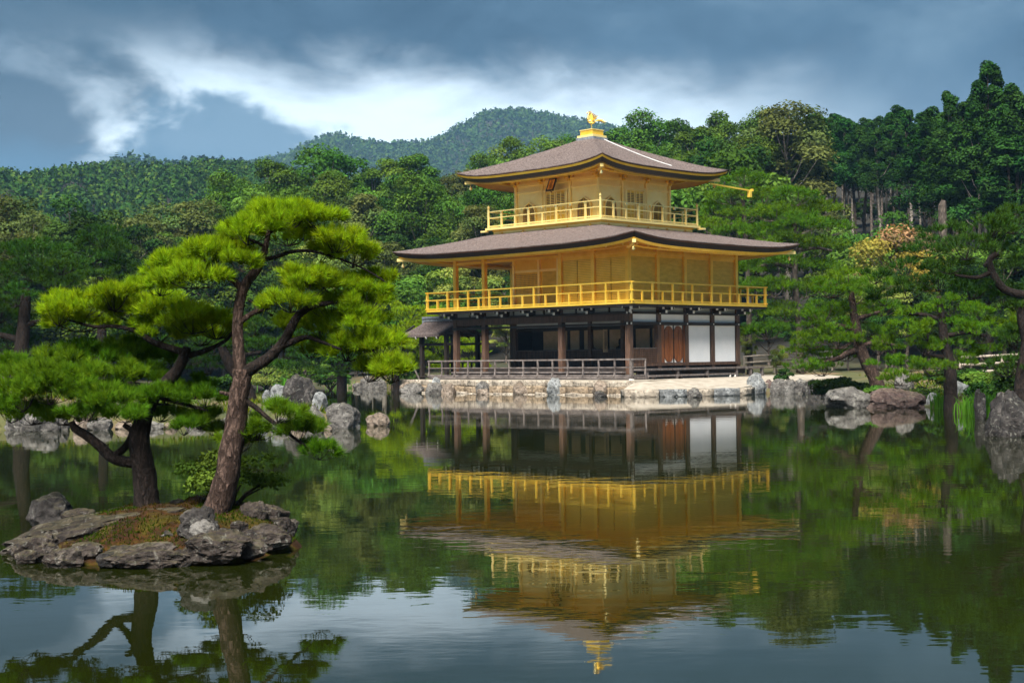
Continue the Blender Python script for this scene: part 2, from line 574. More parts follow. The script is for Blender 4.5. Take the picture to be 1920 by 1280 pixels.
M['leaf_tan'] = leaf_mat('leaf_tan', (0.23, 0.165, 0.080), 0.3, 0.01, 0.1)
M['leaf_far'] = leaf_mat('leaf_far', (0.036, 0.068, 0.018), 0.2, 0.0, 0.0)
M['leaf_reed'] = leaf_mat('leaf_reed', (0.085, 0.235, 0.020), 0.4, 0.01, 0.08)

M['bark_pine'] = bark_mat('bark_pine', (0.028, 0.017, 0.013), (0.125, 0.082, 0.066), 8.0)
M['bark_dark'] = bark_mat('bark_dark', (0.010, 0.007, 0.006), (0.034, 0.024, 0.020), 8.0)
M['bark_forest'] = bark_mat('bark_forest', (0.06, 0.048, 0.04), (0.17, 0.14, 0.115), 3.0)
M['bark_pale'] = bark_mat('bark_pale', (0.14, 0.12, 0.10), (0.33, 0.30, 0.26), 3.0)
M['bark_red'] = bark_mat('bark_red', (0.07, 0.03, 0.018), (0.20, 0.095, 0.055), 3.0)


def ground_material():
    m, t = material('mossy_ground')
    out = t.n('ShaderNodeOutputMaterial')
    b = t.n('ShaderNodeBsdfPrincipled')
    t.l(b.outputs[0], out.inputs[0])
    tcn = t.n('ShaderNodeTexCoord')
    v = tcn.outputs['Object']
    n1 = t.noise(v, 0.35, 6, 0.6)
    n2 = t.noise(v, 3.5, 8, 0.65)
    c = t.ramp(n1.outputs['Fac'], [(0.35, (0.030, 0.045, 0.010)), (0.50, (0.075, 0.080, 0.018)), (0.62, (0.16, 0.105, 0.050))])
    c = t.mix(t.m('MULTIPLY', n2.outputs['Fac'], 0.6), c, (0.035, 0.030, 0.014))
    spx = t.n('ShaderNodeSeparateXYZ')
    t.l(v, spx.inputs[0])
    litter_shade = t.m('DIVIDE', t.m('SUBTRACT', spx.outputs[1], 92.0), 14.0, clamp=True)  # forest litter, with the shade under the trees painted into its dark colour
    c = t.mix(litter_shade, c, t.ramp(n2.outputs['Fac'], [(0.35, (0.006, 0.005, 0.003)), (0.65, (0.016, 0.014, 0.008))]))
    t.l(c, b.inputs['Base Color'])
    b.inputs['Roughness'].default_value = 0.95
    bp = t.n('ShaderNodeBump')
    bp.inputs['Strength'].default_value = 0.8
    bp.inputs['Distance'].default_value = 0.08
    t.l(n2.outputs['Fac'], bp.inputs['Height'])
    t.l(bp.outputs[0], b.inputs['Normal'])
    return m


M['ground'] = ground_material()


def moss_material():
    m, t = material('islet_moss')
    out = t.n('ShaderNodeOutputMaterial')
    b = t.n('ShaderNodeBsdfPrincipled')
    t.l(b.outputs[0], out.inputs[0])
    tcn = t.n('ShaderNodeTexCoord')
    v = tcn.outputs['Object']
    n1 = t.noise(v, 2.2, 6, 0.62, 0.5)
    n2 = t.noise(v, 14, 8, 0.7)
    c = t.ramp(n1.outputs['Fac'], [(0.30, (0.016, 0.020, 0.004)), (0.43, (0.060, 0.050, 0.006)), (0.52, (0.055, 0.022, 0.007)),
                                   (0.60, (0.026, 0.013, 0.008)), (0.68, (0.075, 0.055, 0.012))])
    c = t.mix(t.ramp(n2.outputs['Fac'], [(0.42, (0.7, 0.7, 0.7)), (0.56, (0, 0, 0))]), c, (0.018, 0.012, 0.006))
    t.l(c, b.inputs['Base Color'])
    b.inputs['Roughness'].default_value = 0.97
    b.inputs['Specular IOR Level'].default_value = 0.1
    bp = t.n('ShaderNodeBump')
    bp.inputs['Strength'].default_value = 1.0
    bp.inputs['Distance'].default_value = 0.05
    t.l(n2.outputs['Fac'], bp.inputs['Height'])
    t.l(bp.outputs[0], b.inputs['Normal'])
    return m


M['moss'] = moss_material()


def water_material():
    m, t = material('pond_water')
    out = t.n('ShaderNodeOutputMaterial')
    b = t.n('ShaderNodeBsdfPrincipled')
    t.l(b.outputs[0], out.inputs[0])
    tcn = t.n('ShaderNodeTexCoord')
    v = tcn.outputs['Object']
    nc = t.noise(v, 0.06, 3, 0.5)
    t.l(t.ramp(nc.outputs['Fac'], [(0.3, (0.006, 0.0085, 0.0012)), (0.7, (0.012, 0.0155, 0.002))]), b.inputs['Base Color'])
    b.inputs['Roughness'].default_value = 0.015
    b.inputs['IOR'].default_value = 1.333
    b.inputs['Specular IOR Level'].default_value = 0.62
    a = t.noise(t.mapping(v, scale=(0.55, 1.0, 1)), 2.2, 3, 0.5, 0.3)
    a2 = t.noise(t.mapping(v, rot=(0, 0, 0.3), scale=(0.5, 1.2, 1)), 7.0, 2, 0.5)
    patch = t.ramp(t.noise(t.mapping(v, scale=(0.5, 1.2, 1)), 0.10, 3, 0.5).outputs['Fac'],
                   [(0.38, (0.25, 0.25, 0.25)), (0.62, (1, 1, 1))])
    h = t.m('MULTIPLY', t.m('ADD', a.outputs['Fac'], t.m('MULTIPLY', a2.outputs['Fac'], 0.20)), patch)
    bp = t.n('ShaderNodeBump')
    bp.inputs['Strength'].default_value = 1.0
    bp.inputs['Distance'].default_value = 0.0022
    t.l(h, bp.inputs['Height'])
    t.l(bp.outputs[0], b.inputs['Normal'])
    return m


M['water'] = water_material()

# ================================================================== the setting: pond, ground, hills
# building frame: origin at the near corner column, local x along the short (right) face, y along the long (left) face
TH = R(44.35)
ORG = Vector((5.45, 67.18, 0))
XA = Vector((math.sin(TH), math.cos(TH), 0))
YA = Vector((-math.cos(TH), math.sin(TH), 0))
B = 2.12
W, L = 4 * B, 5.5 * B


def bw(x, y, z=0.0):
    return ORG + XA * x + YA * y + Vector((0, 0, z))


POND = np.array([(-34, 4.6), (17, 4.6), (15, 20), (12.9, 30), (12.3, 36), (13.6, 44), (13.2, 47.2), (11.2, 48.6),
                 (11.9, 52), (13.4, 58), (13.6, 63), (12.8, 66.3), (10.5, 63.6), (9.5, 62.6), (6.6, 64.8), (-4.7, 75.3),
                 (-5.6, 79), (-7.0, 85.5), (-10, 92), (-17, 106), (-24, 108), (-25, 90), (-19, 70), (-14.5, 57), (-8.5, 51),
                 (-5.9, 46), (-4.7, 41), (-4.6, 39.0), (-6.2, 39.2), (-9, 39.9), (-13, 38.6), (-20, 37.4), (-27, 28)], float)


def pond_dist(x, y):
    """signed distance to the shoreline, positive on land"""
    x, y = np.atleast_1d(np.asarray(x, float)), np.atleast_1d(np.asarray(y, float))
    d = np.full(x.shape, 1e9)
    ins = np.zeros(x.shape, bool)
    for (x0, y0), (x1, y1) in zip(POND, np.roll(POND, -1, axis=0)):
        ex, ey = x1 - x0, y1 - y0
        t = np.clip(((x - x0) * ex + (y - y0) * ey) / (ex * ex + ey * ey), 0, 1)
        d = np.minimum(d, np.hypot(x - x0 - t * ex, y - y0 - t * ey))
        c = ((y0 > y) != (y1 > y)) & (x < (x1 - x0) * (y - y0) / (y1 - y0 + 1e-12) + x0)
        ins ^= c
    return np.where(ins, -d, d)


def sstep(a, b, x):
    t = np.clip((x - a) / (b - a), 0, 1)
    return t * t * (3 - 2 * t)


def ground_z(x, y):
    x, y = np.atleast_1d(np.asarray(x, float)), np.atleast_1d(np.asarray(y, float))
    d = pond_dist(x, y)
    z = np.where(d < 0, np.maximum(-1.1, d * 0.7), 0.34 * sstep(0, 0.8, d) + 0.28 * sstep(0.8, 6, d))
    bump = 0.10 * np.sin(x * 0.9 + 1.3 * np.sin(y * 0.7)) * np.sin(y * 0.8) + 0.05 * np.sin(2.3 * x + y * 1.9)
    z = z + bump * sstep(0.5, 3, d)
    st = 90 + 26 * sstep(0, 16, -x) + 4 * np.sin(x * 0.05)
    k = 0.20 + 0.03 * np.sin(x * 0.03) + 0.07 * sstep(14, 50, x)
    t = np.clip(y - st, 0, None)
    hill = k * np.where(t < 20, t * t / 40, t - 10)
    cap = 26 + 44 * sstep(14, 50, x)
    hill = cap * (1 - np.exp(-hill / cap))
    # flat shelf where the pavilion platform stands
    lx = (x - ORG.x) * XA.x + (y - ORG.y) * XA.y
    ly = (x - ORG.x) * YA.x + (y - ORG.y) * YA.y
    plat = sstep(5.5, 3.0, np.maximum(np.abs(lx - W / 2) - W / 2, np.abs(ly - L / 2) - L / 2))
    z = z * (1 - plat) + plat * np.minimum(z, 0.2)
    return z + hill


def gz(x, y):
    return float(ground_z(x, y)[0])


def axis(lo, hi, step, far_lo, far_hi):
    mid = np.arange(lo, hi + 1e-6, step)
    a, s, p = [], step, lo
    while p > far_lo:
        s *= 1.25
        p -= s
        a.append(p)
    b, s, p = [], step, hi
    while p < far_hi:
        s *= 1.25
        p += s
        b.append(p)
    return np.concatenate([a[::-1], mid, b])


gx = axis(-40, 40, 0.6, -1700, 1700)
gy = axis(2, 130, 0.7, -300, 2100)
GX, GY = np.meshgrid(gx, gy)
GZ = ground_z(GX.ravel(), GY.ravel())
gverts = np.column_stack([GX.ravel(), GY.ravel(), GZ])
nx, ny = len(gx), len(gy)
ii, jj = np.meshgrid(np.arange(nx - 1), np.arange(ny - 1))
q0 = (jj * nx + ii).ravel()
gfaces = np.column_stack([q0, q0 + 1, q0 + nx + 1, q0 + nx])
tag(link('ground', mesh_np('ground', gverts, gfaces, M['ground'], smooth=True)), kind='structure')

wxs, wys = np.array([-60, 60]), np.array([-40, 150])
tag(link('pond_water', mesh_np('pond_water', [(-45, 3, 0), (30, 3, 0), (30, 125, 0), (-45, 125, 0)], [(0, 1, 2, 3)], M['water'])),
    kind='structure')

# stone platform of the pavilion and the pale gravel terrace beside it
mb = MB()
pl = [bw(-2.45, 12.8), bw(-2.45, -2.35), bw(W + 3.5, -2.35), bw(W + 3.5, 12.8)]
mb.prism([(p.x, p.y) for p in pl], 'z', -1.0, 0.66)
tag(mb.build('platform', M['gravel'], fixn=True), kind='structure')

ter = [(bw(-2.3, -2.2), 0.60), (Vector((4.75, 62.3, 0)), 0.30), (Vector((5.2, 61.5, 0)), 0.28), (Vector((7.4, 61.7, 0)), 0.30),
       (Vector((9.6, 62.2, 0)), 0.30), (Vector((10.9, 64.6, 0)), 0.40), (Vector((12.8, 67.3, 0)), 0.50), (Vector((15.5, 69.2, 0)), 0.58),
       (Vector((16.4, 71.5, 0)), 0.62), (Vector((16.0, 74.5, 0)), 0.66),
       (bw(W + 3.4, -0.8), 0.68), (bw(W + 3, -2.0), 0.675), (bw(0, -2.0), 0.672)]
bm = bmesh.new()
top = [bm.verts.new((p.x, p.y, z)) for p, z in ter]
bot = [bm.verts.new((p.x, p.y, -1.0)) for p, z in ter]
bm.faces.new(top)
n_ = len(ter)
for i in range(n_):
    bm.faces.new((top[i], top[(i + 1) % n_], bot[(i + 1) % n_], bot[i]))
bmesh.ops.recalc_face_normals(bm, faces=bm.faces)
bmesh.ops.triangulate(bm, faces=[f for f in bm.faces if len(f.verts) > 4])
me = bpy.data.meshes.new('gravel_terrace')
bm.to_mesh(me)
bm.free()
me.materials.append(M['gravel'])
tag(link('gravel_terrace', me), kind='structure')


# far wooded hills: a height sheet following a ridge line, its wood as one mass of crowns
def ridge_hill(name, ridge_px, Y, depth, n=90, jitter=0.0):
    xs = [p[0] for p in ridge_px]
    ys = [p[1] for p in ridge_px]
    px = np.linspace(xs[0], xs[-1], n)
    py = np.interp(px, xs, ys)
    rows = 26
    V = np.zeros((rows, n, 3))
    for i in range(n):
        top_ = at(px[i], py[i], Y)
        for r in range(rows):
            t = r / (rows - 1)                    # 0 front foot, 1 ridge
            yy = Y - depth * (1 - t)
            f = t ** 1.15
            wv = 0.06 * math.sin(px[i] * 0.021 + t * 5) * math.sin(t * math.pi) + 0.05 * math.sin(px[i] * 0.051 + 2 + t * 3) * math.sin(t * math.pi)
            z = 8 + (top_.z - 8) * min(1.0, max(0, f + wv))
            V[r, i] = (top_.x + (yy - Y) * 0.03, yy, z)
    back = V[-1].copy()
    back[:, 1] += depth * 0.6
    back[:, 2] *= 0.55
    V = np.concatenate([V, back[None]], 0)
    rows += 1
    ii, jj = np.meshgrid(np.arange(n - 1), np.arange(rows - 1))
    q = (jj * n + ii).ravel()
    f = np.column_stack([q, q + 1, q + n + 1, q + n])
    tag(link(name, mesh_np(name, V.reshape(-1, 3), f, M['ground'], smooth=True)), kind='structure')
    return V


def leaf_quads(P, Nrm, size, aspect=0.55):
    """rhombic leaf blades at points P facing Nrm"""
    n = len(P)
    r = rng.normal(size=(n, 3))
    t = np.cross(Nrm, r)
    t /= np.linalg.norm(t, axis=1, keepdims=True) + 1e-9
    b = np.cross(Nrm, t)
    b /= np.linalg.norm(b, axis=1, keepdims=True) + 1e-9
    s = np.asarray(size).reshape(-1, 1) * 0.5
    t, b = t * s, b * s * aspect
    V = np.stack([P - t, P + b, P + t, P - b], 1).reshape(-1, 3)
    Fc = np.arange(4 * n).reshape(n, 4)
    return V, Fc


def canopy_mass(name, V, count, cw, ch, leafs, lsize, mat, tcol, label, seed, tcone=0.4):
    r = np.random.default_rng(seed)
    rows, n = V.shape[0] - 1, V.shape[1]
    a = r.uniform(0, rows - 1.001, count)
    a = (rows - 1) * (a / (rows - 1)) ** 0.8
    edge = r.uniform(size=count) < 0.12
    a[edge] = rows - 1.01
    b = r.uniform(0, n - 1.001, count)
    i0, j0 = a.astype(int), b.astype(int)
    fa, fb = (a - i0)[:, None], (b - j0)[:, None]
    C = (V[i0, j0] * (1 - fa) * (1 - fb) + V[i0 + 1, j0] * fa * (1 - fb) + V[i0, j0 + 1] * (1 - fa) * fb + V[i0 + 1, j0 + 1] * fa * fb)
    wd = cw * r.uniform(0.7, 1.35, count)
    hg = ch * r.uniform(0.75, 1.35, count)
    cone = r.uniform(size=count) < tcone
    k = leafs
    u = r.normal(size=(count, k, 3))
    u /= np.linalg.norm(u, axis=2, keepdims=True)
    u[:, :, 2] = np.abs(u[:, :, 2]) * 1.0 - 0.15
    rad = r.uniform(0.75, 1.0, (count, k, 1))
    zz = np.where(cone[:, None], (1 - np.abs(u[:, :, 2])) * 1.0, 1.0)
    P = C[:, None, :] + np.stack([u[:, :, 0] * wd[:, None] * rad[:, :, 0] * zz, u[:, :, 1] * wd[:, None] * rad[:, :, 0] * zz,
                                  (u[:, :, 2] + 0.15) * hg[:, None] * rad[:, :, 0]], 2)
    Nn = u * np.array([1, 1, 0.8]) + r.normal(size=(count, k, 3)) * 0.45
    Nn /= np.linalg.norm(Nn, axis=2, keepdims=True)
    sz = (lsize * r.uniform(0.7, 1.3, (count, k))).ravel()
    VV, FF = leaf_quads(P.reshape(-1, 3), Nn.reshape(-1, 3), sz, 0.75)
    tint = np.array(tcol)[r.integers(0, len(tcol), count)] * r.uniform(0.75, 1.25, (count, 1))
    tint = np.repeat(tint, k, 0) * r.uniform(0.8, 1.2, (count * k, 1))
    tint = np.repeat(tint, 4, 0)
    o = link(name, mesh_np(name, VV, FF, mat, tint=tint))
    tag(o, label, 'forest', kind='stuff')
    return o


Vm = ridge_hill('mountain', [(430, 330), (500, 312), (545, 302), (575, 282), (610, 270), (640, 266), (665, 274), (700, 281), (760, 282),
                             (800, 280), (830, 268), (860, 250), (900, 228), (935, 220), (970, 219), (1010, 226), (1060, 235),
                             (1095, 240), (1200, 262), (1400, 300), (1700, 340)], 1500, 620, 130)
canopy_mass('mountain_forest', Vm, 7000, 6.5, 9.5, 22, 3.4, M['leaf_far'],
            [(1, 1, 1), (1.25, 1.15, 0.9), (0.75, 0.9, 0.85), (1.1, 1.2, 1.0)],
            'blue green wooded mountain slopes far behind the pavilion', 5)
Vh = ridge_hill('far_hill', [(150, 350), (205, 325), (215, 313), (250, 309), (275, 314), (300, 323), (340, 322), (380, 318), (430, 322), (520, 330), (700, 380)],
                900, 300, 60)
canopy_mass('far_hill_forest', Vh, 1800, 5.5, 7.5, 18, 2.8, M['leaf_far'], [(0.8, 0.85, 0.9), (0.7, 0.75, 0.8)],
            'dark wooded knoll peeping over the green hillside', 6)
Vl = ridge_hill('hillside', [(-500, 360), (-200, 345), (0, 338), (40, 348), (90, 352), (130, 338), (165, 332), (230, 330), (300, 334), (380, 326),
                             (450, 328), (520, 345), (640, 370), (900, 400)], 420, 240, 90)
canopy_mass('hillside_forest', Vl, 6500, 2.6, 3.8, 34, 1.05, M['leaf_far'],
            [(0.8, 1.1, 0.8), (1.0, 1.2, 0.7), (0.55, 0.8, 0.7), (1.5, 1.4, 0.8), (0.7, 0.9, 0.75)],
            'green wooded hillside rising beyond the garden trees', 7, 0.25)

# ================================================================== the golden pavilion
PAV = empty('golden_pavilion', ORG, R(90) - TH)
tag(PAV, 'three storey gold leaf pavilion with bark roofs standing at the pond edge', 'pavilion')


def P(name, mat, build, parent=None, smooth=False, fixn=False):
    m_ = MB()
    build(m_)
    return m_.build(name, M[mat], parent or PAV, smooth, fixn)


def bx(name, mat, x0, x1, y0, y1, z0, z1, parent=None):
    return P(name, mat, lambda m_: m_.box(min(x0, x1), max(x0, x1), min(y0, y1), max(y0, y1), z0, z1), parent)


# ---- roofs
def ring(x0, x1, y0, y1, nu, zmid, ztip, p):
    out = []
    c = [(x0, y0), (x1, y0), (x1, y1), (x0, y1)]
    for k in range(4):
        (ax, ay), (bx_, by) = c[k], c[(k + 1) % 4]
        for i in range(nu):
            u = i / nu
            s = abs(2 * u - 1)
            out.append((ax + (bx_ - ax) * u, ay + (by - ay) * u, zmid + (ztip - zmid) * (0.82 * s ** p + 0.18 * s ** 2)))
    return out


def loft(mb_, rings, cap0=False, cap1=False):
    n = len(rings[0])
    o = len(mb_.v)
    for r_ in rings:
        mb_.v.extend(r_)
    for a in range(len(rings) - 1):
        for i in range(n):
            j = (i + 1) % n
            mb_.f.append((o + a * n + i, o + a * n + j, o + (a + 1) * n + j, o + (a + 1) * n + i))
    if cap1:
        mb_.f.append(tuple(o + (len(rings) - 1) * n + i for i in range(n)))
    if cap0:
        mb_.f.append(tuple(o + i for i in range(n))[::-1])


def roof(name, rect, trect, zmid, ztip, ztop, thick, gexp, pw, wall, zwall, upper, label):
    x0, x1, y0, y1 = rect
    tx0, tx1, ty0, ty1 = trect
    NU, NV = 28, 16

    def lr(v, ins=0.0, dz=0.0):
        a0, a1, b0, b1 = x0 + ins, x1 - ins, y0 + ins, y1 - ins
        rr = ring(a0 + (tx0 - a0) * v, a1 + (tx1 - a1) * v, b0 + (ty0 - b0) * v, b1 + (ty1 - b1) * v, NU, zmid, ztip, pw)
        g = v ** gexp
        return [(x, y, z + (ztop - z) * g + dz) for x, y, z in rr]
    m_ = MB()
    loft(m_, [lr(0, 0.10, -0.10)] + [lr(i / NV) for i in range(NV + 1)], cap1=True)
    # slightly ragged bark surface
    m_.v = [(x, y, z + 0.018 * mnoise.noise(Vector((x * 2.2, y * 2.2, z * 2.2)))) for x, y, z in m_.v]
    top_ = m_.build(name, M['shingle'], PAV, smooth=True)
    top_['label'] = label

    def strip(nm, mat, a, b):
        q = MB()
        loft(q, [lr(0, *b), lr(0, *a)])
        return q.build(nm, M[mat], top_, smooth=False)
    if upper:
        strip('bark_lip', 'shingle_lip', (0.02, -0.012), (0.06, -0.085))
        strip('gold_band', 'gold', (0.03, -0.085), (0.08, -0.185))
        strip('dark_band', 'black_lacquer', (0.10, -0.185), (0.34, -thick))
        strip('eave_board', 'gold_dull', (0.30, -thick + 0.03), (0.50, -thick - 0.075))
        ins0, dz0 = 0.46, -thick - 0.07
    else:
        strip('bark_lip', 'shingle_lip', (0.02, -0.012), (0.07, -0.085))
        strip('dark_band', 'shingle_edge', (0.07, -0.085), (0.26, -thick))
        strip('gold_band', 'gold', (0.24, -thick + 0.02), (0.34, -thick - 0.10))
        ins0, dz0 = 0.34, -thick - 0.095
    e0 = lr(0, ins0, dz0)
    wr = ring(wall[0], wall[1], wall[2], wall[3], NU, zwall, zwall, 1)
    rings = []
    for k in range(7):
        t = k / 6
        s = t ** 0.75
        rings.append([(a[0] + (b[0] - a[0]) * t, a[1] + (b[1] - a[1]) * t, a[2] + (b[2] - a[2]) * s) for a, b in zip(e0, wr)])
    q = MB()
    loft(q, rings[::-1])
    q.build('soffit', M['gold_bounce'], top_, smooth=True)
    # purlin half way under the eave, with rafter ends
    return top_, rings


E2 = 2.36
lower_roof, LR = roof('lower_roof', (-E2, W + E2, -E2, L + E2), (0.55, 7.93, 2.14, 9.52), 7.02, 7.33, 8.06, 0.30, 1.25, 5,
                      (-0.02, W + 0.02, -0.02, L + 0.02), 6.90, False, 'wide lower roof of brown bark shingle with upturned corners')
CX3, CY3 = W / 2, L / 2
H3 = 4.97
upper_roof, UR = roof('upper_roof', (CX3 - H3, CX3 + H3, CY3 - H3, CY3 + H3), (CX3 - .55, CX3 + .55, CY3 - .55, CY3 + .55), 10.93, 11.27, 12.86,
                      0.40, 1.28, 5, (CX3 - 2.8, CX3 + 2.8, CY3 - 2.8, CY3 + 2.8), 10.92, True, 'pyramid upper roof of brown bark shingle with gold edge')


def rafter_nubs(rf, rings, k, step, sz, n_side=28):
    r_ = rings[k]
    r2 = rings[k + 1]
    for s in (0, 3):                           # the two faces seen from the pond
        for i in range(1, n_side, step):
            j = s * n_side + i
            a = Vector(r_[j]) + Vector((0, 0, -0.02))
            d = (Vector(r2[j]) - Vector(r_[j])).normalized()
            MB().bar(a - d * sz * 0.9, a + d * sz * 1.6, sz * 0.8, sz).build('rafter_end', M['gold_pale'], rf)


def purlin(rf, rings, k, th):
    q = MB()
    n = len(rings[k])
    pts = [Vector(p) + Vector((0, 0, -th * 0.45)) for p in rings[k]]
    for s in range(4):
        seg = [pts[(s * 28 + i) % n] for i in range(29)]
        q.tube(seg, [th * 0.6] * 29, 4)
    q.build('purlin', M['gold'], rf)


purlin(lower_roof, LR, 3, 0.13)
purlin(upper_roof, UR, 3, 0.13)
rafter_nubs(lower_roof, LR, 2, 2, 0.09)
rafter_nubs(upper_roof, UR, 2, 3, 0.09)
for rf, rings in ((lower_roof, LR), (upper_roof, UR)):
    for cidx in range(4):
        a = Vector(rings[0][cidx * 28])
        b = Vector(rings[6][cidx * 28])
        d = (a - b).normalized()
        MB().bar(b - Vector((0, 0, .06)), a + d * 0.20 - Vector((0, 0, .06)), 0.16, 0.15).build('hip_rafter', M['gold_pale'], rf)
        e = a - d * 0.10
        bell = MB()
        bell.lathe([(0.012, 0.16), (0.012, 0.0), (0.045, -0.02), (0.07, -0.09), (0.085, -0.17), (0.02, -0.17), (0.02, -0.22), (0.0, -0.22)], 8,
                   (e.x, e.y, e.z - 0.26))
        bell.build('wind_bell', M['gold_bright'], rf)

# lightning strip on the upper roof and the gilded gutter arm
pts = []
for i in range(9):
    t = i / 8
    x_ = CX3 + 0.30 + t * 1.35
    y_ = CY3 - 0.58 - t * 3.30
    v_ = (CY3 - y_ - .55) / (H3 - .55)
    v_ = 1 - v_
    z_ = 10.95 + (12.86 - 10.95) * max(v_, 0) ** 1.28
    pts.append((x_, y_, z_ + 0.035))
MB().tube(pts, [0.022] * 9, 5).build('lightning_strip', M['conductor'], upper_roof)
ga = MB()
ga.bar((CX3 + 3.9, CY3 - 4.62, 10.50), (11.55, CY3 - 4.75, 10.37), 0.085, 0.07)
ga.box(11.28, 11.46, CY3 - 4.84, CY3 - 4.66, 10.02, 10.34)
ga.box(11.52, 11.66, CY3 - 4.82, CY3 - 4.68, 10.35, 10.47)
ga.build('gutter_arm', M['gold'], upper_roof)

# ---- finial base and phoenix
bx('roof_curb', 'ridge_tile', CX3 - .58, CX3 + .58, CY3 - .58, CY3 + .58, 12.80, 12.97, upper_roof)
bx('finial_slab', 'gold_pale', CX3 - .54, CX3 + .54, CY3 - .54, CY3 + .54, 12.972, 13.09)
bx('finial_box', 'gold', CX3 - .42, CX3 + .42, CY3 - .42, CY3 + .42, 13.092, 13.34)
bx('finial_cap', 'gold_pale', CX3 - .45, CX3 + .45, CY3 - .45, CY3 + .45, 13.342, 13.385)
PH = empty('phoenix')
PH.parent = PAV
PH.location = (CX3, CY3, 13.385)
# faces along local (-x,+y) so that it looks to the left bank
PH.rotation_euler = (0, 0, R(-45) + R(180))
PH.scale = (1.2, 1.35, 1.0)
PH['label'] = 'gilded phoenix with raised wings and fanned tail'


def ell(mb_, c, r_, n=10, m=8, tilt=0.0):
    o = len(mb_.v)
    ct, st = math.cos(tilt), math.sin(tilt)
    for i in range(m + 1):
        ph = math.pi * i / m
        for k in range(n):
            t = 2 * math.pi * k / n
            x, y, z = r_[0] * math.sin(ph) * math.cos(t), r_[1] * math.sin(ph) * math.sin(t), r_[2] * math.cos(ph)
            x, z = x * ct + z * st, -x * st + z * ct
            mb_.v.append((c[0] + x, c[1] + y, c[2] + z))
    for i in range(m):
        for k in range(n):
            k2 = (k + 1) % n
            mb_.f.append((o + i * n + k, o + (i + 1) * n + k, o + (i + 1) * n + k2, o + i * n + k2))


q = MB()
ell(q, (0.02, 0, 0.45), (0.19, 0.11, 0.12), tilt=R(-20))
q.tube([(0.10, 0, 0.50), (0.16, 0, 0.60), (0.15, 0, 0.72), (0.12, 0, 0.82), (0.13, 0, 0.88)], [0.085, 0.062, 0.042, 0.035, 0.03], 8)
ell(q, (0.15, 0, 0.895), (0.065, 0.045, 0.048))
q.build('body', M['gold_bright'], PH, smooth=True)
q = MB()
q.tube([(0.20, 0, 0.895), (0.26, 0, 0.875)], [0.02, 0.003], 6)
for k in range(3):
    q.tube([(0.13 - k * .03, 0, 0.935), (0.11 - k * .05, 0, 0.99 - k * .01), (0.06 - k * .06, 0, 1.0 - k * .02)], [0.012, 0.01, 0.004], 5)
q.build('crest', M['gold_bright'], PH)
for s in (-1, 1):
    q = MB()
    for k in range(6):
        a = k / 5
        q.bar((0.06 - 0.12 * a, s * 0.10, 0.50), (0.10 - 0.34 * a, s * (0.34 - 0.06 * a), 0.88 - 0.20 * a), 0.055, 0.012, up=(0, s, 0.5))
    q.build('wing', M['gold_bright'], PH)
    MB().tube([(0.03, s * 0.05, 0.36), (0.0, s * 0.05, 0.20), (0.03, s * 0.05, 0.03)], [0.035, 0.018, 0.016], 6).box(
        -0.04, 0.10, s * 0.05 - 0.03, s * 0.05 + 0.03, 0.0, 0.03).build('leg', M['gold_bright'], PH)
for k in range(6):
    a = (k - 2.5) / 2.5
    MB().tube([(-0.12, a * 0.03, 0.44), (-0.28, a * 0.08, 0.56 - abs(a) * .05), (-0.44, a * 0.17, 0.55 - abs(a) * .08), (-0.60, a * 0.22, 0.44 - abs(a) * .08)],
              [0.02, 0.028, 0.03, 0.006], 5).build('tail_feather', M['gold_bright'], PH)
MB().lathe([(0.14, 0), (0.14, 0.03), (0.09, 0.055), (0.0, 0.055)], 12).build('perch', M['gold_bright'], PH)


# ---- generic pieces
def post(name, mat, x, y, z0, z1, s, parent=None):
    return bx(name, mat, x - s / 2, x + s / 2, y - s / 2, y + s / 2, z0, z1, parent)


def finial_post(x, y, z0, z1, s, parent):
    q = MB()
    q.lathe([(s, 0), (s, z1 - z0 - .24), (s * .75, z1 - z0 - .22), (s * .75, z1 - z0 - .18), (s * 1.15, z1 - z0 - .12), (s * .95, z1 - z0 - .06), (s * .2, z1 - z0)], 10,
            (x, y, z0))
    q.build('corner_post', M['gold_pale'], parent, smooth=False)


# ---- third storey
bx('skirt', 'gold_pale', CX3 - 3.62, CX3 + 3.62, CY3 - 3.62, CY3 + 3.62, 7.55, 8.27)
bx('skirt_moulding', 'gold', CX3 - 3.66, CX3 + 3.66, CY3 - 3.66, CY3 + 3.66, 8.20, 8.268)
deck3 = bx('upper_deck', 'gold_pale', CX3 - 3.92, CX3 + 3.92, CY3 - 3.92, CY3 + 3.92, 8.272, 8.39)
for k in range(5):
    for s_ in ('x', 'y'):
        q = MB()
        t = -3.0 + k * 1.5
        for (a, b, r_) in ((0, 0, .075), (-.14, -.01, .055), (.14, -.01, .055), (0, .07, .045)):
            c = (CX3 - 3.64, CY3 + t + a, 8.05 + b) if s_ == 'x' else (CX3 + t + a, CY3 - 3.64, 8.05 + b)
            ell(q, c, (r_, r_, r_), 6, 4)
        q.build('flower_ornament', M['gold'], PAV)
rail3 = {}
R3 = 3.80
cs = [(-1, -1), (1, -1), (1, 1), (-1, 1)]
q = MB()
for k in range(4):
    a, b = cs[k], cs[(k + 1) % 4]
    for z_, th_ in ((9.22, 0.05), (8.90, 0.045), (8.47, 0.06)):
        q.bar((CX3 + a[0] * R3, CY3 + a[1] * R3, z_), (CX3 + b[0] * R3, CY3 + b[1] * R3, z_), th_, th_)
rail = q.build('upper_railing', M['gold_pale'], PAV)
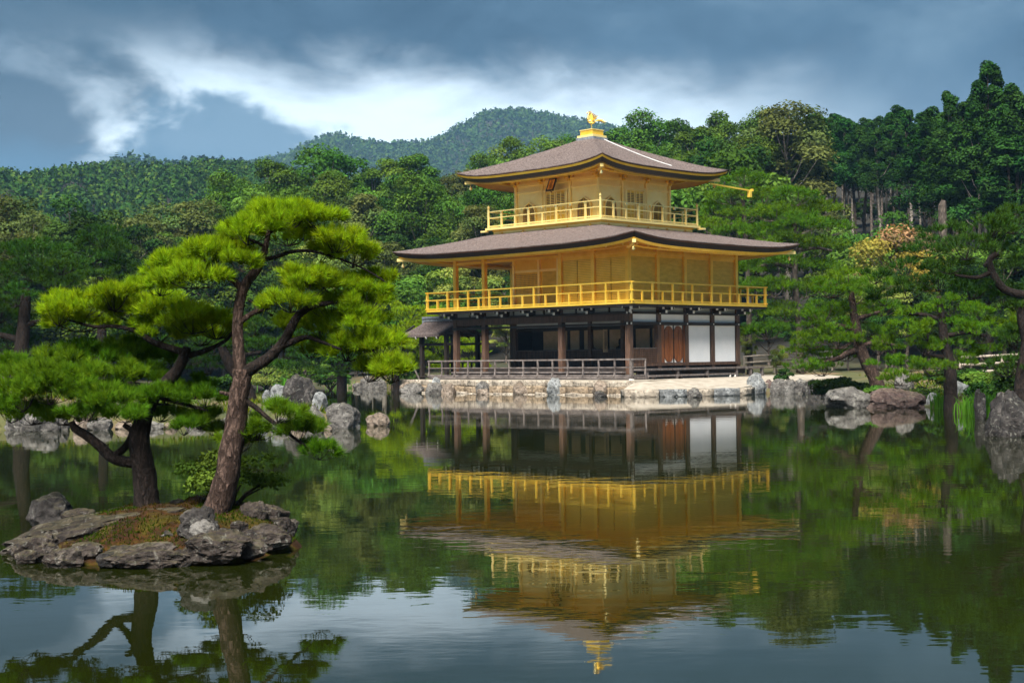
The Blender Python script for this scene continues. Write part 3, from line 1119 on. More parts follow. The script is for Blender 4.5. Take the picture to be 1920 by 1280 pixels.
for k in range(4):
    a, b = cs[k], cs[(k + 1) % 4]
    finial_post(CX3 + a[0] * R3, CY3 + a[1] * R3, 8.39, 9.55, 0.062, rail)
    for i in range(1, 8):
        t = i / 8
        x_, y_ = CX3 + (a[0] + (b[0] - a[0]) * t) * R3, CY3 + (a[1] + (b[1] - a[1]) * t) * R3
        if i % 2:
            post('post', 'gold_pale', x_, y_, 8.391, 9.13, 0.085, rail)
            post('rail_block', 'gold_bright', x_, y_, 9.132, 9.20, 0.12, rail)
        else:
            post('post', 'gold_pale', x_, y_, 8.391, 8.88, 0.07, rail)
            post('rail_block', 'gold_bright', x_, y_, 9.10, 9.194, 0.10, rail)
# projecting corner tenons of the upper deck
for a in ((-1, 1), (1, -1)):
    bx('deck_tenon', 'gold_pale', CX3 + a[0] * 3.9 - .12, CX3 + a[0] * 3.9 + .12, CY3 + a[1] * 4.0 - .18, CY3 + a[1] * 4.0 + .18, 8.18, 8.268)
S3 = 2.8


def face3(kind):
    """one wall of the third storey; kind 'x' is the long-side face, 'y' the short-side face, 'X','Y' the backs"""
    def pt(t, off, z):
        if kind == 'x':
            return (CX3 - S3 - off, CY3 + t, z)
        if kind == 'X':
            return (CX3 + S3 + off, CY3 + t, z)
        if kind == 'y':
            return (CX3 + t, CY3 - S3 - off, z)
        return (CX3 + t, CY3 + S3 + off, z)

    def fb(name, mat, t0, t1, o0, o1, z0, z1, parent=None):
        a, b = pt(t0, o0, z0), pt(t1, o1, z1)
        return bx(name, mat, a[0], b[0], a[1], b[1], z0, z1, parent)
    sgn = (-2.8, -0.93, 0.93, 2.8)
    for i in range(3):
        fb('wall_panel', 'gold_pale', sgn[i] + .09, sgn[i + 1] - .09, -0.12, -0.04, 8.395, 10.9)
    fb('head_beam', 'gold_pale', -2.72, 2.72, -0.04, 0.015, 10.12, 10.20)
    fb('head_beam', 'gold_pale', -2.72, 2.72, -0.04, 0.02, 10.46, 10.62)
    if kind in 'XY':
        return
    for i, t in enumerate(sgn):
        if kind == 'y' and i == 0:
            continue
        # bracket set on the column head
        q = MB()
        for (dt, do, z_, s_) in ((0, .05, 10.52, .15), (0, .18, 10.66, .13), (-.2, .06, 10.66, .11), (.2, .06, 10.66, .11), (0, .32, 10.78, .11), (-.26, .2, 10.78, .09), (.26, .2, 10.78, .09)):
            c = pt(t + dt, do, z_)
            q.box(c[0] - s_ / 2, c[0] + s_ / 2, c[1] - s_ / 2, c[1] + s_ / 2, z_ - .06, z_ + .06)
        q.build('bracket', M['gold'], PAV)
    # cusped windows in the side bays
    for tc_ in (-1.865, 1.865):
        prof = [(-.42, 8.50), (-.415, 9.0), (-.39, 9.2), (-.33, 9.36), (-.19, 9.47), (-.08, 9.53), (0, 9.58), (.08, 9.53), (.19, 9.47), (.33, 9.36), (.39, 9.2), (.415, 9.0), (.42, 8.50)]
        ax_ = 'x' if kind == 'x' else 'y'
        base = (CX3 - S3) if kind == 'x' else (CY3 - S3)
        cc = CY3 if kind == 'x' else CX3
        q = MB()
        q.prism([(cc + tc_ + a, b) for a, b in prof], ax_, base + 0.036, base + 0.006)
        win = q.build('arched_window', M['lattice'], PAV, fixn=True)
        q = MB()
        out = [(a * 1.17, 8.50 + (b - 8.50) * 1.05) for a, b in prof]
        for i in range(len(prof) - 1):
            quad = [prof[i], prof[i + 1], out[i + 1], out[i]]
            q.prism([(cc + tc_ + a, b) for a, b in quad], ax_, base + 0.03, base - 0.045)
        q.build('window_frame', M['gold_pale'], win, fixn=True)
        q = MB()
        for k in range(-3, 4):
            a = k * 0.1
            zt = np.interp(a, [p_[0] for p_ in prof], [p_[1] for p_ in prof])
            wd = 0.05 if k == 0 else 0.016
            A = pt(tc_ + a, 0.010, 8.5)
            Bq = pt(tc_ + a, 0.010, float(zt))
            q.bar(A, Bq, wd, 0.02, up=(1, 0, 0) if kind == 'x' else (0, 1, 0))
        for k in range(8):
            z_ = 8.6 + k * 0.11
            hw = 0.34 if z_ < 9.2 else 0.28
            q.bar(pt(tc_ - hw, 0.008, z_), pt(tc_ + hw, 0.008, z_), 0.014, 0.014)
        q.build('window_lattice', M['gold_dull'], win)
    # double doors in the middle bay
    fb('door_jamb', 'gold_pale', -.80, -.70, -0.04, 0.05, 8.395, 10.05)
    fb('door_jamb', 'gold_pale', .70, .80, -0.04, 0.05, 8.395, 10.05)
    fb('door_lintel', 'gold_pale', -.86, .86, -0.04, 0.06, 10.052, 10.115)
    for s in (-1, 1):
        lo, hi = (0.03, 0.68) if s > 0 else (-0.68, -0.03)
        leaf = fb('door_leaf', 'gold', lo, hi, -0.038, 0.012, 8.40, 10.0)
        mid = (lo + hi) / 2
        for a in (lo, mid - .29, mid + .29):
            pass
        for a in (lo + .03, mid, hi - .03):
            fb('door_stile', 'gold_pale', a - .028, a + .028, 0.012, 0.035, 8.42, 9.98, leaf)
        for (z0_, z1_) in ((9.35, 9.90),):
            for (a0, a1) in ((lo + .06, mid - .03), (mid + .03, hi - .06)):
                g_ = fb('door_grille', 'lattice', a0, a1, 0.012, 0.02, z0_, z1_, leaf)
                q = MB()
                for k in range(7):
                    z_ = z0_ + 0.04 + k * 0.08
                    q.bar(pt(a0, 0.024, z_), pt(a1, 0.024, z_), 0.016, 0.030)
                sl = q.build('grille_bars', M['gold'], leaf)
        fb('door_rail', 'gold_pale', lo, hi, 0.012, 0.03, 9.26, 9.33, leaf)
        fb('door_rail', 'gold_pale', lo, hi, 0.012, 0.03, 8.86, 8.92, leaf)


for k_ in 'xyXY':
    face3(k_)
for i in range(4):
    for j in range(4):
        if i in (0, 3) or j in (0, 3):
            t = (-2.8, -0.93, 0.93, 2.8)
            q = MB()
            q.lathe([(0.085, 8.394), (0.085, 10.46)], 10, (CX3 + t[i], CY3 + t[j], 0))
            q.build('column', M['gold_pale'], PAV, smooth=False)
bx('third_storey_ceiling', 'gold_bounce', CX3 - 2.66, CX3 + 2.66, CY3 - 2.66, CY3 + 2.66, 10.85, 10.90)

# name plaque leaning out under the eave of the long-side face
PQ = empty('name_plaque')
PQ.parent = PAV
PQ.location = (CX3 - S3 - 0.30, CY3 + 0.02, 10.34)
PQ.rotation_euler = (0, R(24), 0)
PQ['label'] = 'black framed vertical name plaque with gold field'
MB().box(-.02, .02, -.26, .26, -.36, .36).build('plaque_board', M['black_lacquer'], PQ)
MB().box(-.03, -.021, -.17, .17, -.28, .28).build('plaque_field', M['gold_bright'], PQ)
try:
    for i, ch in enumerate('究竟頂'):
        cu = bpy.data.curves.new('plaque_character', 'FONT')
        cu.body = ch
        cu.size = 0.21
        cu.align_x = 'CENTER'
        cu.align_y = 'CENTER'
        tmp = bpy.data.objects.new('plaque_character', cu)
        col.objects.link(tmp)
        bpy.context.view_layer.update()
        me = bpy.data.meshes.new_from_object(tmp)
        bpy.data.objects.remove(tmp)
        me.materials.append(M['black_lacquer'])
        o = link('plaque_character', me, PQ)
        o.matrix_local = Matrix(((0, 0, -1, -0.034), (-1, 0, 0, 0.0), (0, 1, 0, 0.18 - i * 0.18), (0, 0, 0, 1)))
except Exception as ex:
    print('plaque text', ex)
for zz_, ln_ in ((.30, .34), (-.30, .20)):
    MB().bar((0.02, 0, zz_), (ln_, 0, zz_ - .04), 0.04).build('plaque_stay', M['statue_red'], PQ)

# ---- second storey
G2 = 1.13
bx('balcony_slab', 'dark_wood', -G2 + .05, W + G2 - .05, -G2 + .05, L + G2 - .05, 4.03, 4.135)
bx('balcony_floor', 'gold', -G2, W + G2, -G2, L + G2, 4.137, 4.235)
R2 = 1.06
c2 = [(-R2, -R2), (W + R2, -R2), (W + R2, L + R2), (-R2, L + R2)]
q = MB()
for k in range(4):
    a, b = c2[k], c2[(k + 1) % 4]
    d = Vector((b[0] - a[0], b[1] - a[1], 0)).normalized() * 0.14
    for z_, th_ in ((5.13, 0.06), (4.74, 0.05), (4.29, 0.06)):
        q.bar((a[0] - d.x, a[1] - d.y, z_ + 0.003 * k), (b[0] + d.x, b[1] + d.y, z_ + 0.003 * k), th_, th_)
rail2 = q.build('balcony_railing', M['gold'], PAV)
for k in range(4):
    a, b = c2[k], c2[(k + 1) % 4]
    post('corner_post', 'gold', a[0], a[1], 4.236, 5.16, 0.11, rail2)
    n = 7 if k in (0, 2) else 9
    for i in range(1, 2 * n):
        t = i / (2 * n)
        x_, y_ = a[0] + (b[0] - a[0]) * t, a[1] + (b[1] - a[1]) * t
        if i % 2 == 0:
            post('post', 'gold', x_, y_, 4.236, 5.10, 0.085, rail2)
        else:
            post('short_post', 'gold', x_, y_, 4.236, 4.715, 0.08, rail2)
# columns
cols2 = [(x_, 0) for x_ in (0, B, 2 * B, 3 * B, 4 * B)] + [(0, y_) for y_ in (B, 2 * B, 4.5 * B, 5.5 * B)] + \
        [(x_, L) for x_ in (B, 2 * B, 3 * B, 4 * B)] + [(W, y_) for y_ in (B, 2 * B, 3 * B, 4.5 * B)]
for x_, y_ in cols2:
    post('column', 'gold', x_, y_, 4.236, 6.86, 0.20)
# walls of the short side
for k in range(4):
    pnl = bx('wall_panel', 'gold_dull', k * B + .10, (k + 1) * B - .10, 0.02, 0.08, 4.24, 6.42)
    bx('wall_frieze', 'gold', k * B + .10, (k + 1) * B - .10, 0.015, 0.08, 6.422, 6.88)
# long side: two flush bays of slatted shutters, each of two leaves
for k in range(2):
    y0_ = k * B + .10
    y1_ = (k + 1) * B - .10
    bx('wall_frieze', 'gold', 0.015, 0.08, y0_, y1_, 6.38, 6.88)
    for h in range(2):
        a0 = y0_ + h * (y1_ - y0_) / 2 + .015
        a1 = y0_ + (h + 1) * (y1_ - y0_) / 2 - .015
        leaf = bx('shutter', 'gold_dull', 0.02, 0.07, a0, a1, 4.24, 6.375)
        q = MB()
        for i in range(26):
            z_ = 4.30 + i * 0.08
            q.box(0.004, 0.02, a0 + .03, a1 - .03, z_, z_ + 0.045)
        q.build('shutter_slats', M['gold'], leaf)
bx('wall_panel', 'gold', 0.10, B, 2 * B - .03, 2 * B + .03, 4.24, 6.88)
# recessed loggia
XR = B
bx('wall_panel', 'gold', XR + .04, XR + .10, 2 * B + .04, 4.5 * B, 4.24, 6.88)
for y_ in (3 * B, 3.62 * B, 4.5 * B - .06):
    post('loggia_post', 'gold_pale', XR, y_, 4.24, 6.88, 0.14)
post('loggia_post', 'statue_red', XR + .01, 2.62 * B, 4.24, 6.10, 0.07)
bx('loggia_lintel', 'gold_pale', XR - .05, XR + .035, 2 * B + .04, 4.5 * B - .14, 6.12, 6.24)
q = MB()
y0_, y1_ = 3.68 * B, 4.5 * B - .16
lat = bx('lattice_window', 'lattice', XR + .012, XR + .038, y0_, y1_, 5.02, 6.05)
for i in range(17):
    yy = y0_ + .03 + i * (y1_ - y0_ - .06) / 16
    q.box(XR - .012, XR + .010, yy - .018, yy + .018, 5.02, 6.05)
for i in range(11):
    zz = 5.06 + i * 0.095
    q.box(XR - .020, XR - .013, y0_, y1_, zz - .016, zz + .016)
q.build('lattice_bars', M['gold'], lat)
bx('lattice_sill', 'gold_pale', XR - .04, XR + .037, y0_ - .06, y1_ + .03, 4.92, 5.018)
for k in range(3):
    a0 = 2 * B + .12 + k * 1.06
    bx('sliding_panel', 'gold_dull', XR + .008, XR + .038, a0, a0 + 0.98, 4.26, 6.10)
bx('wall_panel', 'gold_dull', XR + .1, W, 4.5 * B - .03, 4.5 * B + .03, 4.24, 6.88)
bx('wall_panel', 'gold_dull', W - .06, W - .01, 0.1, 4.5 * B - .04, 4.24, 6.88)
# head beams
for (a, b) in (((0, 0.0), (W, 0.0)), ((0, 0.0), (0, L)), ((W, 0), (W, L)), ((0, L), (W, L))):
    MB().bar((a[0], a[1], 6.62), (b[0], b[1], 6.62), 0.11, 0.13).build('head_beam', M['gold'], PAV)
bx('loggia_ceiling', 'gold_bounce', 0.06, W - .07, 0.09, L - .06, 6.80, 6.84)

# ---- first storey
bx('lower_floor', 'dark_wood', 0.02, W - .02, 0.02, L - .02, 0.95, 1.22)
dk = bx('veranda_floor', 'grey_wood', -1.22, 0.0, -1.14, 12.55, 0.70, 0.80)
bx('veranda_beam', 'dark_wood', -1.20, -1.06, -1.12, 12.5, 0.52, 0.697, dk)
bx('veranda_riser', 'brown_wood', -0.14, -0.06, 0.2, L, 0.803, 0.95, dk)
bx('veranda_step', 'grey_wood', -0.42, 0.015, 0.1, L, 0.952, 1.03, dk)
bx('side_veranda', 'dark_wood', 0.0, W, L + .02, L + 0.9, 0.72, 0.80)
bx('rear_rail', 'dark_wood', W - .4, W - .32, 4.5 * B, L + .3, 1.55, 1.63)
bx('rear_rail', 'dark_wood', W - .4, W - .32, 4.5 * B, L + .3, 1.25, 1.31)
for i in range(15):
    y_ = -1.06 + i * 0.971
    if i in (0, 2, 4, 6, 8, 10, 12, 14):
        post('support_post', 'dark_wood', -1.12, y_ + 0.12, 0.30, 0.52, 0.13, dk)
q = MB()
for z_, th_ in ((1.60, 0.075), (1.235, 0.05), (0.86, 0.065)):
    q.bar((-1.16, -1.20, z_), (-1.16, 12.62, z_), th_, th_)
    q.bar((-1.24, -1.08, z_ + .003), (-0.12, -1.08, z_ + .003), th_, th_)
rail1 = q.build('veranda_railing', M['grey_wood'], PAV)
for i in range(15):
    y_ = -1.06 + i * 0.971
    if i == 0:
        post('corner_post', 'grey_wood', -1.16, -1.08, 0.10, 1.565, 0.14, rail1)
        continue
    MB().bar((-1.16, y_, 1.565), (-1.15, y_, 1.05), 0.07).bar((-1.15, y_, 1.05), (-1.22, y_, 0.80), 0.07, 0.068).build('post', M['grey_wood'], rail1)
MB().bar((-0.16, -1.08, 1.57), (-0.20, -1.10, 0.60), 0.08).build('post', M['grey_wood'], rail1)
bx('post_cap', 'white_paint', -1.245, -1.075, -1.165, -0.995, 0.60, 0.70, rail1)

# engawa and step on the short side
eng = bx('side_engawa', 'grey_wood', -0.10, 9.35, -1.12, -0.16, 1.06, 1.145)
for i, x_ in enumerate((0.02, 2.3, 4.6, 7.0, 8.2, 9.2)):
    post('support_post', 'grey_wood', x_, -1.02, 0.66, 1.058, 0.13, eng)
bx('engawa_back', 'dark_wood', 0.0, 8.5, -0.5, -0.42, 0.80, 1.058, eng)
stp = bx('side_step', 'grey_wood', -0.25, 6.05, -1.72, -1.30, 0.78, 0.86)
for x_ in (-0.1, 1.9, 3.9, 5.9):
    post('support_post', 'grey_wood', x_, -1.5, 0.62, 0.778, 0.13, stp)
for x_ in (5.55, 5.95):
    post('post_cap', 'white_paint', x_, -1.70, 0.68, 0.777, 0.06, stp)

# columns
cols1 = [(x_, 0) for x_ in (0, B, 2 * B, 3 * B, 4 * B)] + [(0, y_) for y_ in (2 * B, 4.5 * B, 5.5 * B)] + \
        [(x_, L) for x_ in (2 * B, 4 * B)] + [(W, y_) for y_ in (B, 2 * B, 3 * B, 4.5 * B)]
for x_, y_ in cols1:
    post('column', 'brown_wood', x_, y_, 0.66 if y_ else 0.9, 4.02, 0.26)
for y_ in (B, 2 * B, 4.5 * B - .1):
    post('inner_post', 'brown_wood', B, y_, 1.22, 3.9, 0.2)
# beams (short side)
for z0_, z1_, pr in ((3.20, 3.345, .16), (3.715, 3.825, .155), (1.26, 1.405, .16)):
    bx('beam', 'dark_wood' if z0_ > 2 else 'brown_wood', -.15, W + .15, -pr, pr - .06, z0_, z1_)
# beams (long side)
bx('beam', 'dark_wood', -.165, .115, -.15, L + .15, 3.72, 3.83)
bx('big_beam', 'brown_wood', -.10, .10, .14, L - .14, 3.40, 3.717)
bx('beam', 'dark_wood', -.165, .115, .14, L + .15, 3.20, 3.30)
for y_ in (0.0,):
    for z_ in (3.27, 3.77):
        for dx_ in ((-.17, -.04), (-.04, -.17)):
            bx('beam_fitting', 'white_paint', dx_[0] - .03, dx_[0] + .03, dx_[1] - .03, dx_[1] + .03, z_ - .05, z_ + .05)
for k in range(4):
    for z_ in (3.27, 3.77):
        bx('beam_fitting', 'white_paint', (k + 1) * B - .035, (k + 1) * B + .035, -.176, -.161, z_ - .035, z_ + .035)
# white panels of the short side
for k in range(4):
    x0_, x1_ = k * B + .13, (k + 1) * B - .13
    bx('transom_panel', 'plaster', x0_, x1_, -.02, .03, 3.35, 3.712)
    bx('frieze_panel', 'plaster_grey', x0_, x1_, -.02, .03, 3.828, 4.03)
    if k >= 2:
        pan = bx('white_panel', 'plaster', x0_, x1_, -.03, .03, 1.41, 3.198)
        for (a, b) in ((x0_, x0_ + .035), (x1_ - .035, x1_)):
            bx('panel_edge', 'dark_wood', a, b, -.045, -.031, 1.41, 3.198, pan)
for k in range(11):
    y0_, y1_ = 0.20 + k * 1.05, 1.10 + k * 1.05
    if y1_ < L:
        bx('frieze_panel', 'plaster_grey', -.03, .02, y0_, y1_, 3.835, 4.03)
# doors of bay 1
dx0, dx1 = B + .13, 2 * B - .13
bx('door_backing', 'white_paint', dx0 + .28, dx1 - .10, -.02, .03, 1.41, 3.19)
bx('door_jamb', 'door_wood', dx0, dx0 + .26, -.08, .04, 1.41, 3.195)
bx('door_jamb', 'door_wood', dx1 - .09, dx1, -.08, .04, 1.41, 3.195)
lw = (dx1 - .10 - dx0 - .28) / 2
for h in range(2):
    a0 = dx0 + .28 + h * lw + .03
    a1 = a0 + lw - .06
    r_ = (a1 - a0) / 2 * 0.96
    cx_ = (a0 + a1) / 2
    outl = [(cx_ + r_ * math.cos(t), 3.17 - r_ * 1.1 + r_ * 1.1 * math.sin(t)) for t in np.linspace(0, math.pi, 11)] + \
           [(cx_ + r_ * math.cos(t), 1.43 + r_ * 1.1 + r_ * 1.1 * math.sin(t)) for t in np.linspace(math.pi, 2 * math.pi, 11)]
    q = MB()
    q.prism(outl, 'y', -.065, -.022)
    leaf = q.build('door_leaf', M['door_wood'], PAV, fixn=True)
    for s in (-1, 1):
        bx('door_stile', 'dark_wood', cx_ + s * (lw / 2 - .006) - .012, cx_ + s * (lw / 2 - .006) + .012, -.075, -.02, 1.41, 3.19, leaf)
    bx('door_rib', 'door_wood', cx_ - .02, cx_ + .02, -.085, -.066, 1.60, 3.0, leaf)


# lattice half walls
def half_wall(axis_, c, a0, a1, z0_, z1_):
    if axis_ == 'y':      # plane y = c, runs in x
        hw = bx('lattice_wall', 'interior', a0, a1, c, c + .03, z0_, z1_)
    else:
        hw = bx('lattice_wall', 'interior', c, c + .03, a0, a1, z0_, z1_)
    q_ = MB()
    n_ = int((a1 - a0) / 0.105)
    for i in range(n_ + 1):
        t = a0 + (a1 - a0) * i / n_
        if axis_ == 'y':
            q_.box(t - .018, t + .018, c - .022, c - .001, z0_, z1_)
        else:
            q_.box(c - .022, c - .001, t - .018, t + .018, z0_, z1_)
    for k_ in range(8):
        z_ = z0_ + .03 + (z1_ - z0_ - .06) * k_ / 7
        if axis_ == 'y':
            q_.box(a0, a1, c - .030, c - .023, z_ - .018, z_ + .018)
        else:
            q_.box(c - .030, c - .023, a0, a1, z_ - .018, z_ + .018)
    q_.build('lattice_bars', M['brown_wood'], hw)
    if axis_ == 'y':
        bx('cap_rail', 'grey_wood', a0, a1, c - .04, c + .04, z1_ + .002, z1_ + .05, hw)
    else:
        bx('cap_rail', 'grey_wood', c - .04, c + .04, a0, a1, z1_ + .002, z1_ + .05, hw)
    return hw


half_wall('y', -.03, .14, B - .14, 1.41, 2.08)
for a0, a1 in ((.14, B - .11), (B + .11, 2 * B - .11), (2 * B + .11, 4.5 * B - .21)):
    half_wall('x', B, a0, a1, 1.222, 2.05)
    bx('inner_lintel', 'dark_wood', B - .05, B + .05, a0, a1, 3.05, 3.18)
    bx('inner_transom', 'plaster_grey', B - .01, B + .03, a0, a1, 3.24, 3.5)
    bx('inner_frieze', 'dark_wood', B - .02, B + .04, a0, a1, 3.505, 3.95)
# interior
XB = 3.35
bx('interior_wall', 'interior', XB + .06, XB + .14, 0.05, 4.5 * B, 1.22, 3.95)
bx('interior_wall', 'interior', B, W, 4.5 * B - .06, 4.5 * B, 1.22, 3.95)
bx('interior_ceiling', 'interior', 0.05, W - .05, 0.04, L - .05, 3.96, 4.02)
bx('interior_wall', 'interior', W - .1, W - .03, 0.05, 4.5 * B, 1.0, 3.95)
for a0, a1 in ((0.35, 1.30), (1.50, 2.35), (2.6, 4.05), (4.45, 5.75), (6.1, 6.7), (6.95, 8.6)):
    bx('painted_panel', 'beige_panel', XB, XB + .055, a0, a1, 1.4, 3.15)
bx('altar', 'black_lacquer', XB - 0.6, XB - .02, 2.3, 8.4, 1.222, 1.75)
bx('hanging_scroll', 'beige_panel', 1.18, 1.50, 2.6, 2.62, 1.95, 3.05)
bx('scroll_text', 'statue_dark', 1.29, 1.33, 2.594, 2.598, 2.1, 2.95)
bx('scroll_text', 'statue_dark', 1.38, 1.41, 2.594, 2.598, 2.25, 2.95)


# brackets with white tips under the balcony
def bracket_arm(x_, y_, ax_, ay_):
    d = Vector((ax_, ay_, 0)).normalized()
    p = Vector((x_, y_, 3.96))
    ln = 0.86 * (1.35 if ax_ and ay_ else 1)
    q_ = MB()
    q_.bar(p - d * .1, p + d * ln, 0.12, 0.13)
    q_.bar(p + Vector((0, 0, -.13)) - d * .1, p + d * ln * .62 + Vector((0, 0, -.13)), 0.12, 0.12)
    s = Vector((-d.y, d.x, 0))
    e = p + d * ln * .78 + Vector((0, 0, .03))
    q_.bar(e - s * .38, e + s * .38, 0.1, 0.1)
    o_ = q_.build('bracket_arm', M['dark_wood'], PAV)
    for pp in (p + d * (ln + .012), p + d * (ln * .62 + .012) + Vector((0, 0, -.13))):
        MB().bar(pp - d * .01, pp + d * .02, 0.125, 0.135).build('white_tip', M['white_paint'], o_)
    for sg in (-1, 1):
        ee = e + s * sg * .39
        MB().bar(ee - s * .01, ee + s * .02, 0.105, 0.105).build('white_tip', M['white_paint'], o_)


for x_ in (B, 2 * B, 3 * B, 4 * B):
    bracket_arm(x_, 0, 0, -1)
for y_ in (B, 2 * B, 2.83 * B, 3.67 * B, 4.5 * B, 5.5 * B):
    bracket_arm(0, y_, -1, 0)
bracket_arm(0, 0, -1, -1)

# ---- statues inside
def statue(name, lx, ly, z, s, mat, label, hat):
    e = empty(name, bw(lx, ly, z), R(90) - TH + math.pi, (s, s, s))
    tag(e, label, 'statue')
    q_ = MB()
    q_.lathe([(.40, 0), (.42, .10), (.38, .20), (.27, .34), (.25, .52), (.22, .66), (.09, .73), (.07, .78)], 14)
    ell(q_, (.05, 0, .88), (.11, .10, .14))
    q_.tube([(0, .24, .62), (.10, .31, .42), (.26, .12, .33)], [.08, .075, .06], 8)
    q_.tube([(0, -.24, .62), (.10, -.31, .42), (.26, -.12, .33)], [.08, .075, .06], 8)
    ell(q_, (.20, .22, .12), (.26, .16, .12))
    ell(q_, (.20, -.22, .12), (.26, .16, .12))
    if hat:
        q_.lathe([(.11, .96), (.12, 1.02), (.09, 1.16), (.03, 1.20)], 10, (.02, 0, 0))
    q_.build('figure', M[mat], e, smooth=True)


statue('seated_statue', XB - .30, 4.9, 1.752, 0.62, 'statue_red', 'small reddish seated statue before a bright panel inside the hall', False)
statue('seated_statue', XB - .30, 3.1, 1.752, 0.72, 'statue_dark', 'large dark seated statue with tall hat inside the hall', True)

# ================================================================== roofed fishing deck beside the pavilion
FD = empty('fishing_deck', ORG, R(90) - TH)
tag(FD, 'small dark roofed deck on posts over the pond beside the pavilion', 'pavilion annex')
RX, RZ, EX, EZ, FY0, FY1 = 1.5, 3.80, 1.62, 3.02, L + 1.2, 15.75


def slope(sgn):
    q_ = MB()
    n = 8
    rows = []
    for i in range(n + 1):
        t = i / n
        z = RZ + (EZ - RZ) * (t ** 0.8)
        rows.append((RX + sgn * EX * t, z))
    o = []
    for k, (x, z) in enumerate(rows):
        flare = 0.10 * (k / n) ** 2
        o.append([(x, FY0, z), (x, FY0 + 1.3, z), (x, FY1 - .8, z), (x, FY1 + flare, z + 0.05 * (k / n) ** 2)])
    for dz in (0, -0.13):
        b_ = len(q_.v)
        for r_ in o:
            q_.v.extend((p_[0], p_[1], p_[2] + dz) for p_ in r_)
        for i in range(n):
            for j in range(3):
                a = b_ + i * 4 + j
                q_.f.append((a, a + 1, a + 5, a + 4))
    h_ = (n + 1) * 4
    for i in range(n):
        for j in (0, 3):
            a = i * 4 + j
            q_.f.append((a, a + 4, a + 4 + h_, a + h_))
    for j in range(3):
        a = n * 4 + j
        q_.f.append((a, a + 1, a + 1 + h_, a + h_))
    q_.v = [(x, y, z + 0.012 * mnoise.noise(Vector((x * 4, y * 4, z)))) for x, y, z in q_.v]
    return q_.build('roof', M['shingle'], FD, fixn=True)


rfa = slope(-1)
rfb = slope(1)
MB().box(RX - .13, RX + .13, FY0, FY1 - .02, RZ - .05, RZ + .10).build('ridge', M['ridge_tile'], FD)
MB().box(RX - .17, RX + .17, FY1 - 1.35, FY1 + .06, RZ + .102, RZ + .22).box(RX - .12, RX + .12, FY1 - .02, FY1 + .10, RZ - .22, RZ + .10).build('ridge_end', M['ridge_tile'], FD)
for i in range(5):
    y_ = FY0 + .25 + i * 0.82
    ra = MB().bar((RX - .2, y_, RZ - .26), (RX - EX + .04, y_, EZ - .17), 0.08, 0.09).build('rafter', M['dark_wood'], FD)
    MB().bar((RX - EX + .035, y_, EZ - .17), (RX - EX + .015, y_, EZ - .18), 0.07, 0.12).build('white_tip', M['white_paint'], ra)
    MB().bar((RX + .2, y_, RZ - .26), (RX + EX - .04, y_, EZ - .17), 0.08, 0.09).build('rafter', M['dark_wood'], FD)
for x_, y_ in ((0.35, 14.75), (2.65, 14.75), (0.35, L + 1.15), (2.65, L + 1.15)):
    post('post', 'dark_wood', x_, y_, -1.0, 3.12, 0.2, FD)
for z_ in (3.05, 2.50):
    q = MB()
    q.bar((0.35, L + .3, z_), (0.35, 15.0, z_), 0.1, 0.12).bar((2.65, L + .3, z_ - .003), (2.65, 15.0, z_ - .003), 0.1, 0.12)
    q.bar((0.2, 14.75, z_ - .006), (2.8, 14.75, z_ - .006), 0.1, 0.12)
    q.build('tie_beam', M['dark_wood'], FD)
MB().box(0.1, 2.9, L + .95, 15.0, 0.72, 0.80).build('floor', M['dark_wood'], FD)
q = MB()
for z_ in (1.50, 1.18):
    q.bar((2.65, L + .4, z_), (2.65, 14.7, z_), 0.07).bar((0.4, 14.74, z_ + .003), (2.6, 14.74, z_ + .003), 0.07)
fr = q.build('railing', M['dark_wood'], FD)
for y_ in (12.6, 13.3, 14.0):
    post('post', 'dark_wood', 2.65, y_, 0.80, 1.47, 0.07, fr)
MB().bar((0.2, 14.7, 0.45), (-0.35, 15.15, 2.05), 0.08).build('leaning_pole', M['grey_wood'], FD)

# ================================================================== embankment stones
EMB = empty('stone_embankment', bw(-2.45, 5, 0))
tag(EMB, 'low pale stone embankment carrying the pavilion above the water', 'embankment')
EMB.rotation_euler = (0, 0, R(90) - TH)


def rough_block(sx, sy, sz, seed, jit):
    bm_ = bmesh.new()
    bmesh.ops.create_cube(bm_, size=1.0)
    bmesh.ops.subdivide_edges(bm_, edges=bm_.edges[:], cuts=2, use_grid_fill=True)
    for v_ in bm_.verts:
        p = Vector((v_.co.x * sx, v_.co.y * sy, v_.co.z * sz))
        k = 1 - 0.07 * (abs(v_.co.x * 2) ** 6 + abs(v_.co.y * 2) ** 6) * 0.5
        p.x *= 1
        p += jit * mnoise.noise_vector(p * 2.3 + Vector((seed, seed * 2, 0)))
        v_.co = p
    me_ = bpy.data.meshes.new('stone_block')
    bm_.to_mesh(me_)
    bm_.free()
    me_.polygons.foreach_set('use_smooth', np.ones(len(me_.polygons), dtype=bool))
    return me_


